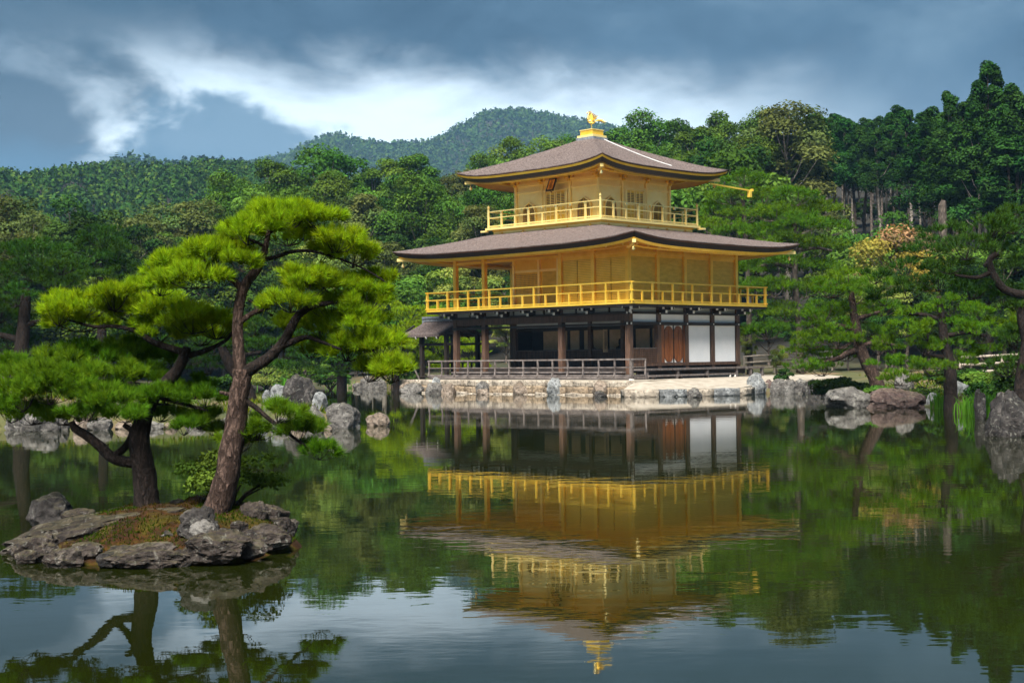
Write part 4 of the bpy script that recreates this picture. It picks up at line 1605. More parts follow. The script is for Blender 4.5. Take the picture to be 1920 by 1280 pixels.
blocks_a = [rough_block(0.34, 1.74, 0.30, i * 3.1, 0.025) for i in range(4)]
blocks_b = [rough_block(0.36, 1.36, 0.36, i * 5.7 + 1, 0.035) for i in range(4)]
blocks_c = [rough_block(0.36, 0.62, 0.20, i * 4.3 + 2, 0.07) for i in range(4)]
for ms, k in ((blocks_a, 'stone_pale'), (blocks_b, 'stone_tan'), (blocks_c, 'stone_pale')):
    for me_ in ms:
        me_.materials.append(M[k])
y_ = -7.2
i = 0
while y_ < 7.6:
    o = link('stone_block', blocks_a[i % 4], EMB)
    o.location = (-0.02 + rnd.uniform(-.03, .03), y_ + .85, 0.51 + rnd.uniform(-.02, .02))
    y_ += 1.72
    i += 1
y_, i = -7.4, 0
while y_ < 7.4:
    o = link('stone_block', blocks_b[i % 4], EMB)
    o.location = (-0.10 + rnd.uniform(-.05, .05), y_ + .65, 0.20 + rnd.uniform(-.03, .03))
    y_ += 1.34
    i += 1
y_, i = -7.5, 0
while y_ < 7.8:
    o = link('stone_block', blocks_c[i % 4], EMB)
    o.location = (-0.32 + rnd.uniform(-.08, .08), y_ + .3, -0.03 + rnd.uniform(-.05, .03))
    o.rotation_euler = (0, 0, rnd.uniform(-.2, .2))
    y_ += 0.66
    i += 1

# edging slabs of the gravel terrace
TE = empty('terrace_edging', (5.2, 61.5, 0))
tag(TE, 'long grey stone slabs edging the pale terrace at the water', 'stone edging')
edge_pts = [(4.9, 62.9), (5.0, 61.35), (7.4, 61.5), (9.7, 61.95), (11.1, 64.4)]
for (x0_, y0_), (x1_, y1_) in zip(edge_pts, edge_pts[1:]):
    ln = math.hypot(x1_ - x0_, y1_ - y0_)
    n = max(1, round(ln / 1.25))
    a = math.atan2(y1_ - y0_, x1_ - x0_)
    for i in range(n):
        t = (i + .5) / n
        me_ = rough_block(ln / n * .97, 0.42, 0.34, i * 2.2 + x0_, 0.05)
        me_.materials.append(M['rock_blue'] if i % 2 else M['stone_pale'])
        o = link('edging_slab', me_, TE)
        o.location = (x0_ + (x1_ - x0_) * t - 5.2, y0_ + (y1_ - y0_) * t - 61.5, 0.13 + rnd.uniform(-.02, .02))
        o.rotation_euler = (0, 0, a)


# ================================================================== rocks
def rock_mesh(seed, rx, ry, rz, sub=4, rough=0.35, facets=7, lump=1.3):
    bm_ = bmesh.new()
    bmesh.ops.create_icosphere(bm_, subdivisions=sub, radius=1.0)
    r = random.Random(seed)
    planes = []
    for _ in range(facets):
        d = Vector((r.gauss(0, 1), r.gauss(0, 1), r.gauss(0, .8))).normalized()
        planes.append((d, r.uniform(0.62, 0.92)))
    off = Vector((seed * 1.7, seed * 0.9, seed * 2.3))
    for v_ in bm_.verts:
        p = v_.co.copy()
        for d, h in planes:
            s = p.dot(d)
            if s > h:
                p -= d * (s - h) * 0.88
        n1 = mnoise.fractal(p * lump + off, 1.0, 2.0, 4)
        n2 = mnoise.fractal(p * 4.5 + off, 0.8, 2.1, 3)
        p *= 1 + rough * 0.5 * n1 + rough * 0.24 * n2
        v_.co = Vector((p.x * rx, p.y * ry, p.z * rz))
    me_ = bpy.data.meshes.new('rock')
    bm_.to_mesh(me_)
    bm_.free()
    me_.polygons.foreach_set('use_smooth', np.ones(len(me_.polygons), dtype=bool))
    try:
        me_.set_sharp_from_angle(angle=R(38))
    except Exception:
        pass
    return me_


_rs = [0]


def rock(px, py, wpx, hpx, mat, label, group=None, depth=None, z0=0.0, seed=None, ry=0.8, sink=0.35, rough=0.35, sub=4, tilt=0.0, facets=7):
    """rock whose foot shows at px,py with a given width and height in photograph pixels"""
    _rs[0] += 1
    p = atz(px, py, z0) if depth is None else at(px, py, depth)
    k = p.y / F_PX
    wx, hz = wpx * k / 2, hpx * k
    rz = hz / (2 - 2 * sink) * 1.0
    me_ = rock_mesh(seed if seed is not None else _rs[0] * 1.37, wx * 1.12, wx * ry * 1.12, rz * 1.12, sub, rough, facets)
    me_.materials.append(M[mat])
    o = link('rock', me_)
    o.location = (p.x, p.y + wx * ry * 0.5, p.z + rz * (1 - 2 * sink) )
    o.rotation_euler = (0, tilt, rnd.uniform(-.3, .3))
    tag(o, label, 'rock', group)
    return o


# right shore
rock(1600, 764, 92, 42, 'rock_grey', 'lichen spotted grey boulder in the water beside a long brown rock', seed=3.3)
rock(1678, 764, 112, 31, 'rock_brown', 'long low purplish brown rock at the waterline below the leaning pine', seed=8.1, ry=.55)
rock(1800, 752, 40, 40, 'rock_blue', 'upright rounded pale grey boulder behind the green reeds', z0=0.15, seed=5.5, ry=.8, rough=.2)
rock(1749, 762, 26, 22, 'rock_blue', 'small pale blue grey stone at the edge of the reeds', seed=6.6)
rock(1838, 778, 24, 44, 'rock_dark', 'thin dark pointed stone between the reeds and the black boulder', seed=2.6, depth=38)
rock(1900, 818, 80, 78, 'rock_dark', 'big black lichen flecked boulder beside the tall reeds', seed=9.3, rough=.45)
rock(1696, 728, 32, 26, 'rock_grey', 'grey stone half hidden under the broad low pine', depth=50, seed=4.1)
rock(1418, 738, 36, 36, 'rock_blue', 'tall pale blue grey boulder at the corner of the terrace', seed=7.7, rough=.3)
for k, (x, y, ww, hh, mt) in enumerate([(1444, 736, 22, 22, 'rock_brown'), (1462, 738, 30, 26, 'rock_grey'), (1482, 738, 26, 26, 'rock_grey'),
                                        (1503, 737, 26, 24, 'rock_grey'), (1530, 738, 40, 26, 'rock_dark'), (1560, 742, 34, 20, 'rock_dark')]):
    rock(x, y, ww, hh, mt, 'rough grey stone in the row edging the shore beside the terrace', 'stones edging the shore right of the terrace', seed=20 + k * 1.9)
rock(1258, 744, 24, 13, 'plaster_grey' if False else 'rock_blue', 'small whitish stone lying in the water before the terrace', seed=31.4)
rock(1305, 745, 28, 17, 'rock_grey', 'blocky stone against the terrace edging', seed=32.2)
rock(1125, 744, 24, 11, 'rock_dark', 'low dark stone in the water before the embankment', seed=33.3)
# embankment rocks under the veranda posts
for k, (ly, wd, hg, mt, lb) in enumerate([
        (12.4, .9, .75, 'rock_tan', 'pinkish brown rock at the fishing deck end of the embankment'),
        (10.3, .75, 1.0, 'rock_blue', 'dark slate grey upright rock against the embankment nearest the fishing deck'),
        (6.9, .85, .8, 'rock_grey', 'rounded grey rock against the middle of the embankment'),
        (4.4, .9, .75, 'rock_tan', 'tan rock against the middle of the embankment'),
        (2.2, .8, 1.0, 'rock_blue', 'tall slate grey rock against the embankment under the veranda'),
        (-0.6, .9, .85, 'rock_tan', 'reddish tan boulder where the embankment meets the terrace')]):
    p = bw(-2.75, ly, 0)
    me_ = rock_mesh(40 + k * 2.7, wd * .40, wd * .50, hg * .58, 4, .3)
    me_.materials.append(M[mt])
    o = link('rock', me_)
    o.location = (p.x, p.y, hg * 0.22)
    o.rotation_euler = (0, 0, rnd.uniform(0, 6))
    tag(o, lb, 'rock')
for k, (x, y, ww, hh, mt) in enumerate([(775, 737, 44, 18, 'rock_grey'), (815, 738, 30, 20, 'rock_grey'), (842, 738, 26, 18, 'rock_tan'), (905, 740, 22, 12, 'rock_tan')]):
    rock(x, y, ww, hh, mt, 'weathered stone at the waterline below the fishing deck', 'stones below the fishing deck', seed=52 + k * 1.1)
# far left shore
for k, (x, y, ww, hh, mt) in enumerate([(690, 729, 26, 22, 'rock_grey'), (712, 729, 24, 20, 'rock_grey'), (672, 729, 22, 12, 'rock_grey'), (660, 727, 20, 8, 'rock_tan')]):
    rock(x, y, ww, hh, mt, 'grey stone in the cluster on the far shore beyond the small rock in the water', 'stone cluster on the far shore', seed=60 + k * 1.7)
rock(708, 798, 42, 22, 'rock_tan', 'small pinkish rock standing alone in open water', seed=71.2, rough=.4)
# second island
rock(638, 802, 66, 44, 'rock_grey', 'large cracked grey boulder at the point of the low island', seed=73.5, ry=.9)
rock(590, 800, 34, 36, 'rock_grey', 'grey rock beside the large cracked boulder on the low island', seed=75.1)
rock(614, 808, 16, 12, 'rock_tan', 'small tan stone wedged below the large cracked boulder', seed=76.9)
rock(597, 768, 30, 32, 'rock_blue', 'rounded bluish grey stone on the low island above the boulder', depth=44, seed=78.2, rough=.2)
rock(558, 762, 64, 52, 'rock_dark', 'dark pointed slab rock on the low island', depth=46, seed=79.6, facets=10)
rock(522, 752, 30, 30, 'rock_blue', 'pale pointed stone leaning beside the dark slab rock', depth=47, seed=81.4)
rock(502, 752, 20, 20, 'rock_blue', 'small pale stone next to the leaning pale stone on the low island', depth=47, seed=82.7)
for k, (x, y, ww, hh, mt) in enumerate([(70, 808, 70, 38, 'rock_grey'), (30, 806, 40, 26, 'rock_grey'), (112, 806, 30, 22, 'rock_grey'), (150, 806, 30, 26, 'rock_tan'), (188, 806, 46, 22, 'rock_grey'),
                                        (232, 804, 34, 14, 'rock_tan'), (290, 804, 30, 14, 'rock_grey'), (320, 803, 22, 12, 'rock_tan'), (365, 800, 36, 16, 'rock_grey'),
                                        (430, 802, 40, 20, 'rock_grey'), (480, 803, 36, 18, 'rock_blue'), (530, 803, 44, 20, 'rock_grey'), (560, 803, 26, 16, 'rock_tan')]):
    rock(x, y, ww, hh, mt, {'rock_grey': 'rough grey', 'rock_tan': 'tan', 'rock_blue': 'pale bluish'}[mt] + ' stone in the row edging the low island', 'stones edging the low island', seed=90 + k * 2.1)

# ---- foreground islet
cI = atz(290, 1020, 0)
IX, IY = -3.32, 14.35


def islet_h(x, y):
    """height of the mossy islet"""
    u, v = (x - IX) / 1.22, (y - IY) / 1.75
    d = math.sqrt(u * u + v * v) + 0.10 * math.sin(3 * math.atan2(v, u) + 0.6) + 0.05 * math.sin(7 * math.atan2(v, u))
    d = max(d, 0.0)
    h = 0.36 * max(0.0, 1 - d ** 3.2) if d < 1 else -(d - 1) * 1.3
    n = mnoise.fractal(Vector((x * 2.1, y * 2.1, 3.3)), 1.0, 2.0, 5) * 0.055
    return h + n * (1 if d < 1.1 else 0.4)


N = 96
V_ = []
for j in range(N):
    for i in range(N):
        x = IX - 1.75 + 3.5 * i / (N - 1)
        y = IY - 2.3 + 4.6 * j / (N - 1)
        V_.append((x, y, islet_h(x, y)))
ii, jj = np.meshgrid(np.arange(N - 1), np.arange(N - 1))
q0 = (jj * N + ii).ravel()
tag(link('islet', mesh_np('islet', V_, np.column_stack([q0, q0 + 1, q0 + N + 1, q0 + N]), M['moss'], smooth=True)), kind='structure')


def irock(px, py, Y, wpx, hpx, mat, label, seed, ry=.8, rough=.42, sink=.3, tilt=0.0, group=None, sub=5, facets=9, rz=None):
    p = at(px, py, Y)
    k = Y / F_PX
    wx, hz = wpx * k / 2, hpx * k / 2
    me_ = rock_mesh(seed, wx * 1.1, wx * ry, hz * 1.15, sub, rough, facets, 1.6)
    me_.materials.append(M[mat])
    o = link('rock', me_)
    o.location = p
    o.rotation_euler = (0, tilt, rz or 0)
    tag(o, label, 'rock', group)
    return o


irock(98, 965, 15.3, 92, 80, 'rock_dark', 'black block of rock standing behind the broad sloping rock of the islet', 101, ry=1.0, rough=.28, facets=12)
irock(190, 998, 13.9, 330, 66, 'rock_isle', 'broad sloping grey brown rock of the islet beside the dark trunk', 103.5, ry=.55, rough=.35, tilt=R(-9))
irock(75, 1030, 13.4, 95, 60, 'rock_isle', 'low rough rock at the islet tip below the broad sloping rock', 105.5, ry=.8)
irock(124, 1050, 12.75, 72, 40, 'rock_isle', 'small brown rock at the islet waterline next to the long rugged rock', 107.1, ry=.7)
irock(262, 1044, 12.65, 168, 46, 'rock_isle', 'long rugged brown rock at the islet waterline below the moss', 109.9, ry=.45, rough=.5)
irock(375, 985, 13.1, 72, 60, 'rock_dark', 'dark rock with a pale lichen crown beside the leaning trunk', 111.3, ry=.8)
irock(382, 1000, 12.95, 48, 44, 'rock_grey', 'pale lichen covered stone on top of the islet near the trunk', 112.9, ry=.7)
irock(410, 1024, 12.75, 130, 62, 'rock_isle', 'craggy dark rock with white flecks at the islet waterline below the leaning trunk', 114.4, ry=.6, rough=.5)
irock(473, 972, 13.9, 56, 60, 'rock_isle', 'upright cracked grey rock on the islet beside the leaning trunk', 116.2, ry=.8, facets=11)
irock(510, 970, 14.2, 56, 50, 'rock_isle', 'squarish grey rock behind the upright cracked rock on the islet', 117.7, ry=.9, facets=12)
irock(528, 990, 14.0, 50, 40, 'rock_isle', 'low rock at the islet tip beside the squarish rock', 119.0, ry=.8)
irock(490, 1010, 13.4, 90, 46, 'rock_isle', 'mossy rock sloping to the water below the upright cracked rock', 120.6, ry=.7)
irock(335, 952, 15.2, 50, 28, 'rock_isle', 'small dark rock behind the trunks on the islet', 122.6, ry=.8)
irock(235, 965, 15.2, 90, 30, 'rock_isle', 'flat grey rock at the back of the islet beside the dark trunk', 124.2, ry=.8)

for k, (x, y, Y, a, b) in enumerate([(205, 1052, 12.62, 46, 30), (335, 1050, 12.66, 40, 34), (165, 1030, 12.95, 60, 30), (320, 1005, 13.2, 44, 22), (448, 990, 13.4, 34, 24), (300, 985, 13.6, 40, 18), (230, 1010, 13.3, 30, 14),
                                     (55, 1046, 13.0, 50, 26), (470, 1030, 12.95, 60, 34), (520, 1012, 13.5, 50, 30), (150, 968, 15.0, 60, 30), (545, 985, 14.5, 30, 26)]):
    irock(x, y, Y, a, b, 'rock_isle' if k % 3 else 'rock_dark', 'small rough stone bedded among the larger rocks of the islet', 130 + k * 1.9, group='small stones of the islet', sub=4)

# ================================================================== vegetation helpers
def needle_tufts(Pt, D, k, ln, wd, spread, r, tint_lo=0.7, tint_hi=1.3):
    """tufts of needle blades: Pt (n,3) tuft bases, D (n,3) shoot directions"""
    n = len(Pt)
    d = D[:, None, :] + r.normal(size=(n, k, 3)) * spread
    d /= np.linalg.norm(d, axis=2, keepdims=True)
    l_ = ln * r.uniform(0.7, 1.2, (n, k, 1))
    base = Pt[:, None, :] + D[:, None, :] * r.uniform(-0.35, 0.35, (n, k, 1)) * ln
    tip = base + d * l_
    side = np.cross(d, r.normal(size=(n, k, 3)))
    side /= np.linalg.norm(side, axis=2, keepdims=True) + 1e-9
    side *= wd / 2
    V = np.stack([base - side, base + side, tip], 2).reshape(-1, 3)
    Fc = np.arange(3 * n * k).reshape(-1, 3)
    c = r.uniform(tint_lo, tint_hi, (n, 1, 1)) * np.ones((n, k, 3))
    yel = r.uniform(0, 1, (n, 1)) ** 2
    c[:, :, 0] *= 1 + 0.30 * yel
    c[:, :, 2] *= 1 - 0.3 * yel
    c *= r.uniform(0.85, 1.15, (n, k, 1))
    return V, Fc, np.repeat(c.reshape(-1, 3), 3, 0)


def pad_points(c, rad, n, r, flat=0.25, up=0.6, clump=14):
    """shoot positions and directions of one flat pine pad, built from small clusters"""
    m = max(4, n // clump)
    u = r.normal(size=(m, 3))
    u /= np.linalg.norm(u, axis=1, keepdims=True)
    u[:, 2] = np.abs(u[:, 2]) - flat * r.uniform(0, 1, m)
    q_ = r.uniform(0.35, 1.0, (m, 1)) ** 0.5
    C = u * q_
    idx = r.integers(0, m, n)
    s = r.normal(size=(n, 3))
    s /= np.linalg.norm(s, axis=1, keepdims=True)
    s[:, 2] = np.abs(s[:, 2]) * 0.9 - 0.15
    cr = r.uniform(0.16, 0.30, (m, 1))[idx]
    Q = C[idx] + s * cr * np.array([1, 1, 1.3])
    D = s * 0.8 + C[idx] * 0.5 + np.array([0, 0, up])
    D /= np.linalg.norm(D, axis=1, keepdims=True)
    return np.asarray(c) + Q * np.asarray(rad), D, np.asarray(c) + C * np.asarray(rad)


def smooth_path(pts, rad, n=4):
    """Catmull-Rom through the points"""
    pts = [Vector(p) for p in pts]
    out, ro = [], []
    for i in range(len(pts) - 1):
        p0, p1, p2, p3 = pts[max(i - 1, 0)], pts[i], pts[i + 1], pts[min(i + 2, len(pts) - 1)]
        for k in range(n):
            t = k / n
            out.append(0.5 * ((2 * p1) + (p2 - p0) * t + (2 * p0 - 5 * p1 + 4 * p2 - p3) * t * t + (3 * p1 - p0 - 3 * p2 + p3) * t ** 3))
            ro.append(rad[i] + (rad[i + 1] - rad[i]) * t)
    out.append(pts[-1])
    ro.append(rad[-1])
    return out, ro


def limb(name, pts_px, Y0, mat, parent, origin, n=10, wob=0.05, yvar=None):
    """tapering limb drawn through (px, py, radius px[, dY]) stations around distance Y0"""
    ws, rs = [], []
    for st in pts_px:
        dy_ = st[3] if len(st) > 3 else 0.0
        p = at(st[0], st[1], Y0 + dy_)
        ws.append(p - origin)
        rs.append(st[2] * (Y0 + dy_) / F_PX)
    pts, rr = smooth_path(ws, rs)
    pts = [p + Vector(mnoise.noise_vector(p * 3.0)) * r_ * 0.25 for p, r_ in zip(pts, rr)]
    q_ = MB()
    q_.tube(pts, rr, n, wob)
    return q_.build(name, M[mat], parent, smooth=True), pts, rr


def pine_pad(name, px, py, rx, ry, Y0, dY, parent, origin, mat, n, k, ln, wd, r, twig_from=None, bark='bark_dark', spread=0.55, depth=0.85, up=0.6):
    c = at(px, py, Y0 + dY) - origin
    s = (Y0 + dY) / F_PX
    rad = (rx * s, rx * s * depth, ry * s)
    Pt, D, C = pad_points(c, rad, n, r, up=up)
    V, Fc, T = needle_tufts(Pt, D, k, ln, wd, spread, r, 0.55, 1.4)
    o = link(name, mesh_np(name, V, Fc, M[mat], tint=T), parent)
    # twigs carrying the shoots
    q_ = MB()
    root = c + Vector((0, 0, -rad[2] * 0.55)) if twig_from is None else Vector(twig_from)
    for p in C[:: max(1, len(C) // 9)]:
        p = Vector(p)
        mid = (root + p) / 2 + Vector((0, 0, -rad[2] * 0.18))
        q_.tube([root, mid, p], [0.0045 * (s * F_PX / 14) ** .7, 0.0035 * (s * F_PX / 14) ** .7, 0.002 * (s * F_PX / 14) ** .7], 4)
    q_.build('twigs', M[bark], o)
    return o


# ================================================================== foreground pines on the islet
rp = np.random.default_rng(21)
YA_ = 13.9
oA = at(402, 966, YA_)
PA = empty('pine_tree', oA)
tag(PA, 'tall slender pine with leaning grey brown trunk and bright green pads on the islet', 'pine tree')
limb('trunk', [(400, 978, 34), (408, 955, 26), (420, 905, 23), (437, 830, 21), (446, 770, 19), (450, 725, 18), (452, 690, 17)], YA_, 'bark_pine', PA, oA, 14, 0.07)
limb('branch', [(450, 700, 13), (447, 650, 11), (446, 600, 10), (450, 560, 10), (462, 532, 9.5), (482, 508, 8.5), (492, 485, 7), (499, 458, 5.5), (505, 430, 4)], YA_, 'bark_pine', PA, oA)
limb('branch', [(455, 545, 8), (440, 527, 7), (415, 512, 6), (395, 505, 5.5), (370, 512, 4), (340, 518, 2.5)], YA_, 'bark_pine', PA, oA)
limb('branch', [(452, 535, 5), (478, 512, 4), (472, 508, 3)], YA_, 'bark_pine', PA, oA, 8)
limb('branch', [(455, 698, 13), (480, 685, 11), (508, 668, 10), (530, 643, 9.5), (545, 615, 9), (560, 590, 7.5), (585, 575, 5.5), (615, 568, 4.5), (650, 566, 3)], YA_, 'bark_dark', PA, oA)
limb('branch', [(520, 655, 7), (548, 640, 6.5), (575, 632, 4.5), (600, 640, 3.5), (640, 655, 2.5)], YA_, 'bark_dark', PA, oA, 8)
limb('branch', [(448, 605, 6), (468, 590, 5), (485, 582, 4.5), (506, 576, 3.5)], YA_, 'bark_pine', PA, oA, 8)
limb('branch', [(482, 582, 3), (475, 568, 2.4), (464, 562, 1.8)], YA_, 'bark_pine', PA, oA, 6)
limb('branch', [(488, 487, 5), (515, 482, 4), (545, 472, 3.4), (580, 470, 3), (615, 478, 2.6), (650, 490, 2.2), (690, 508, 1.8), (725, 530, 1.4)], YA_, 'bark_dark', PA, oA, 8)
limb('branch', [(462, 752, 6), (482, 765, 5), (505, 785, 4.2), (535, 808, 3.4), (565, 830, 2.6), (600, 848, 1.8)], YA_, 'bark_dark', PA, oA, 8)
limb('branch', [(445, 742, 5), (425, 738, 4), (412, 735, 3)], YA_, 'bark_pine', PA, oA, 8)
limb('branch', [(505, 435, 3.5), (540, 420, 2.6), (580, 412, 1.8)], YA_, 'bark_dark', PA, oA, 6)
limb('branch', [(497, 462, 3.5), (470, 450, 2.6), (430, 448, 1.8)], YA_, 'bark_dark', PA, oA, 6)
padsA = [(545, 402, 85, 26, 0), (500, 398, 50, 22, .25), (600, 408, 55, 22, -.1), (465, 432, 62, 26, -.15), (540, 437, 55, 22, .2), (425, 458, 45, 26, .1),
         (630, 448, 52, 24, -.1), (660, 476, 46, 24, .1), (600, 470, 36, 18, .3), (395, 478, 62, 32, 0), (335, 500, 52, 30, .15), (370, 515, 62, 24, -.2), (455, 488, 30, 18, -.3),
         (300, 530, 44, 22, .05), (575, 528, 66, 28, -.1), (640, 530, 56, 26, .15), (690, 555, 40, 28, 0), (545, 560, 42, 24, -.25), (620, 570, 60, 24, .2), (510, 570, 28, 18, -.1),
         (670, 600, 56, 30, .1), (600, 610, 48, 26, .35), (710, 640, 42, 30, .05), (650, 650, 52, 26, .2), (735, 690, 34, 26, -.05), (690, 690, 44, 24, .2), (540, 605, 34, 20, .4),
         (520, 770, 48, 18, -.1), (560, 805, 40, 20, 0), (598, 838, 34, 20, .05), (480, 800, 38, 22, .15), (455, 825, 40, 18, .3), (585, 790, 26, 16, .2),
         (715, 520, 30, 20, .3), (580, 648, 40, 20, .5)]
for (x, y, a, b, d) in padsA:
    n = int(150 * (a * b) / (60 * 25) * 1.7)
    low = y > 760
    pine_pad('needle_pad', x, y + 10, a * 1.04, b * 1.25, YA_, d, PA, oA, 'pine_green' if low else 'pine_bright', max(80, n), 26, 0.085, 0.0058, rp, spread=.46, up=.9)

YB_ = 14.6
oB = at(276, 958, YB_)
PB = empty('pine_tree', oB)
tag(PB, 'dark trunked spreading pine with low yellow green pads and forked side limb on the islet', 'pine tree')
limb('trunk', [(283, 975, 34), (277, 950, 25), (270, 900, 22), (265, 850, 20.5), (265, 800, 18), (280, 755, 15), (308, 720, 12.5), (332, 692, 11), (348, 665, 9.5), (352, 650, 7)], YB_, 'bark_dark', PB, oB, 14, 0.06)
limb('branch', [(258, 868, 11), (230, 864, 10.5), (208, 856, 10.5), (186, 836, 9.5), (160, 815, 8.5), (140, 803, 7.5), (134, 790, 5)], YB_, 'bark_dark', PB, oB)
limb('branch', [(210, 856, 7), (230, 842, 7), (242, 826, 6.5), (247, 808, 5.5), (232, 796, 4.5)], YB_, 'bark_dark', PB, oB, 8)
limb('branch', [(350, 662, 8), (320, 652, 7), (285, 640, 6), (255, 620, 5), (215, 612, 4), (175, 612, 3), (130, 600, 2)], YB_, 'bark_dark', PB, oB, 8)
limb('branch', [(345, 668, 7), (380, 660, 5), (420, 640, 3.5), (440, 620, 2)], YB_, 'bark_dark', PB, oB, 8)
limb('branch', [(300, 728, 7), (250, 720, 5), (190, 715, 4), (120, 720, 2.5)], YB_, 'bark_dark', PB, oB, 8)
limb('branch', [(290, 742, 6), (340, 756, 4), (390, 770, 2.5)], YB_, 'bark_dark', PB, oB, 8)
padsB = [(110, 590, 46, 22, 0), (160, 570, 62, 28, .1), (215, 560, 50, 26, -.1), (255, 580, 55, 26, .15), (150, 605, 60, 16, .3), (310, 585, 55, 28, 0), (360, 600, 60, 28, -.2),
         (300, 618, 66, 24, .1), (405, 612, 46, 26, -.1), (375, 632, 55, 16, .2), (255, 545, 36, 18, .3),
         (230, 655, 60, 22, .5), (300, 672, 50, 20, .6), (170, 668, 56, 24, .3), (110, 690, 62, 30, 0), (55, 705, 50, 32, .2), (95, 730, 62, 32, -.2), (45, 745, 40, 30, 0), (155, 715, 56, 24, -.1),
         (215, 700, 60, 24, .1), (275, 705, 44, 20, .3), (190, 745, 60, 22, -.3), (250, 748, 60, 20, -.1), (310, 740, 56, 18, 0), (165, 770, 48, 18, -.35), (365, 728, 40, 20, .3),
         (235, 775, 50, 16, -.4), (385, 745, 40, 16, -.1), (375, 785, 46, 20, .1), (130, 780, 50, 16, .1), (60, 775, 50, 22, .2), (20, 770, 40, 24, .1), (300, 775, 50, 14, .2), (345, 800, 36, 14, -.2), (400, 800, 26, 14, .2), (25, 690, 30, 30, .5)]
for (x, y, a, b, d) in padsB:
    n = int(150 * (a * b) / (60 * 25) * 1.7)
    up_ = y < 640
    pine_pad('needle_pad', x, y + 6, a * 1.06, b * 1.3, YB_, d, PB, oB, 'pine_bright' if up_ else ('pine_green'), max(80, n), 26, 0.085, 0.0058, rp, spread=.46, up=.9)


# leafy shrub between the trunks
def leaf_cloud(centers, rads, n, lsize, r, aspect=0.5, flat=0.0, tvar=0.35):
    m = len(centers)
    idx = r.integers(0, m, n)
    s = r.normal(size=(n, 3))
    s /= np.linalg.norm(s, axis=1, keepdims=True)
    s[:, 2] = np.where(s[:, 2] < -0.35, -s[:, 2], s[:, 2])
    rr = np.asarray(rads)[idx]
    Q = np.asarray(centers)[idx] + s * rr * r.uniform(0.55, 1.05, (n, 1))
    Nn = s * 0.7 + r.normal(size=(n, 3)) * 0.5 + np.array([0, 0, 0.45])
    Nn /= np.linalg.norm(Nn, axis=1, keepdims=True)
    V, Fc = leaf_quads(Q, Nn, lsize * r.uniform(0.7, 1.35, n), aspect)
    ct = r.uniform(1 - tvar, 1 + tvar, (m, 1)) * np.ones((m, 3))
    ct[:, 0] *= r.uniform(0.85, 1.2, m)
    T = ct[idx] * r.uniform(0.8, 1.2, (n, 1))
    return V, Fc, np.repeat(T, 4, 0)


def bush(name, label, cat, px, py, rx, ry, Y, mat, n, lsize, seed, group=None, clumps=14, ground=True, aspect=.5):
    r = np.random.default_rng(seed)
    c = at(px, py, Y)
    s = Y / F_PX
    zg = max(0.0, gz(c.x, c.y)) if ground else c.z - ry * s
    root = Vector((c.x, c.y, min(zg, c.z - ry * s * .3)))
    e = empty(name, root)
    tag(e, label, cat, group)
    u = r.normal(size=(clumps, 3))
    u /= np.linalg.norm(u, axis=1, keepdims=True)
    u *= r.uniform(0.35, 0.85, (clumps, 1))
    C = np.array(c - root) + u * np.array([rx * s, rx * s * .85, ry * s])
    RR = np.column_stack([r.uniform(.28, .45, clumps) * rx * s, r.uniform(.28, .45, clumps) * rx * s, r.uniform(.3, .5, clumps) * ry * s])
    V, Fc, T = leaf_cloud(C, RR, n, lsize, r, aspect)
    link('foliage', mesh_np('foliage', V, Fc, M[mat], tint=T), e)
    q_ = MB()
    for k in range(min(clumps, 9)):
        p = Vector(C[k])
        q_.tube([(0, 0, -.05), (p.x * .4, p.y * .4, p.z * .5), tuple(p)], [.035 * rx * s, .025 * rx * s, .008 * rx * s], 5)
    q_.build('stems', M['bark_dark'], e)
    return e


bush('leafy_shrub', 'small leafy green shrub growing behind the leaning trunk on the islet', 'shrub', 432, 900, 104, 50, 14.7, 'leaf_green', 5200, 0.045, 3, ground=False, clumps=18)

# ================================================================== niwaki pines on the shores
def cloud_pine(label, base_px, base_py, Y, trunk, branches, pads, mat, seed, bark='bark_dark', dens=1.0, needle=0.13, nw=0.016, k=12, group=None, base_z=None, depth=.85):
    r = np.random.default_rng(seed)
    o = at(base_px, base_py, Y)
    o.z = gz(o.x, o.y) - .05 if base_z is None else base_z
    e = empty('pine_tree', o)
    tag(e, label, 'pine tree', group)
    st = [(base_px, None, trunk[0][2] * 1.25)] + list(trunk)
    p0 = Vector((0, 0, 0))
    ws = [p0] + [at(x, y, Y) - o for x, y, *_ in trunk]
    rs = [trunk[0][2] * 1.2 * Y / F_PX] + [t_[2] * Y / F_PX for t_ in trunk]
    pts, rr = smooth_path(ws, rs)
    MB().tube(pts, rr, 9, .05).build('trunk', M[bark], e, smooth=True)
    for br in branches:
        limb('branch', br, Y, bark, e, o, 7)
    for (x, y, a, b, *d) in pads:
        s = Y / F_PX
        area = a * b * s * s
        n = int(max(40, 760 * area * dens))
        pine_pad('needle_pad', x, y, a * 1.05, b * 1.45, Y, (d[0] if d else 0.0), e, o, mat, n, k, needle, nw, r, bark=bark, depth=depth, up=.8, spread=.5)
    return e


def auto_pads(x, y, w_, h_, n, r, amin=20, amax=42, flat=.42, dy=1.5):
    out = []
    for _ in range(n):
        t = r.uniform(0, 1)
        half = w_ / 2 * (0.45 + 0.6 * math.sin(math.pi * min(1, t * 0.85 + .12)))
        a = r.uniform(amin, amax)
        out.append((x + r.uniform(-1, 1) * half, y + h_ * t, a, a * flat * r.uniform(.8, 1.2), r.uniform(-dy, dy)))
    return out


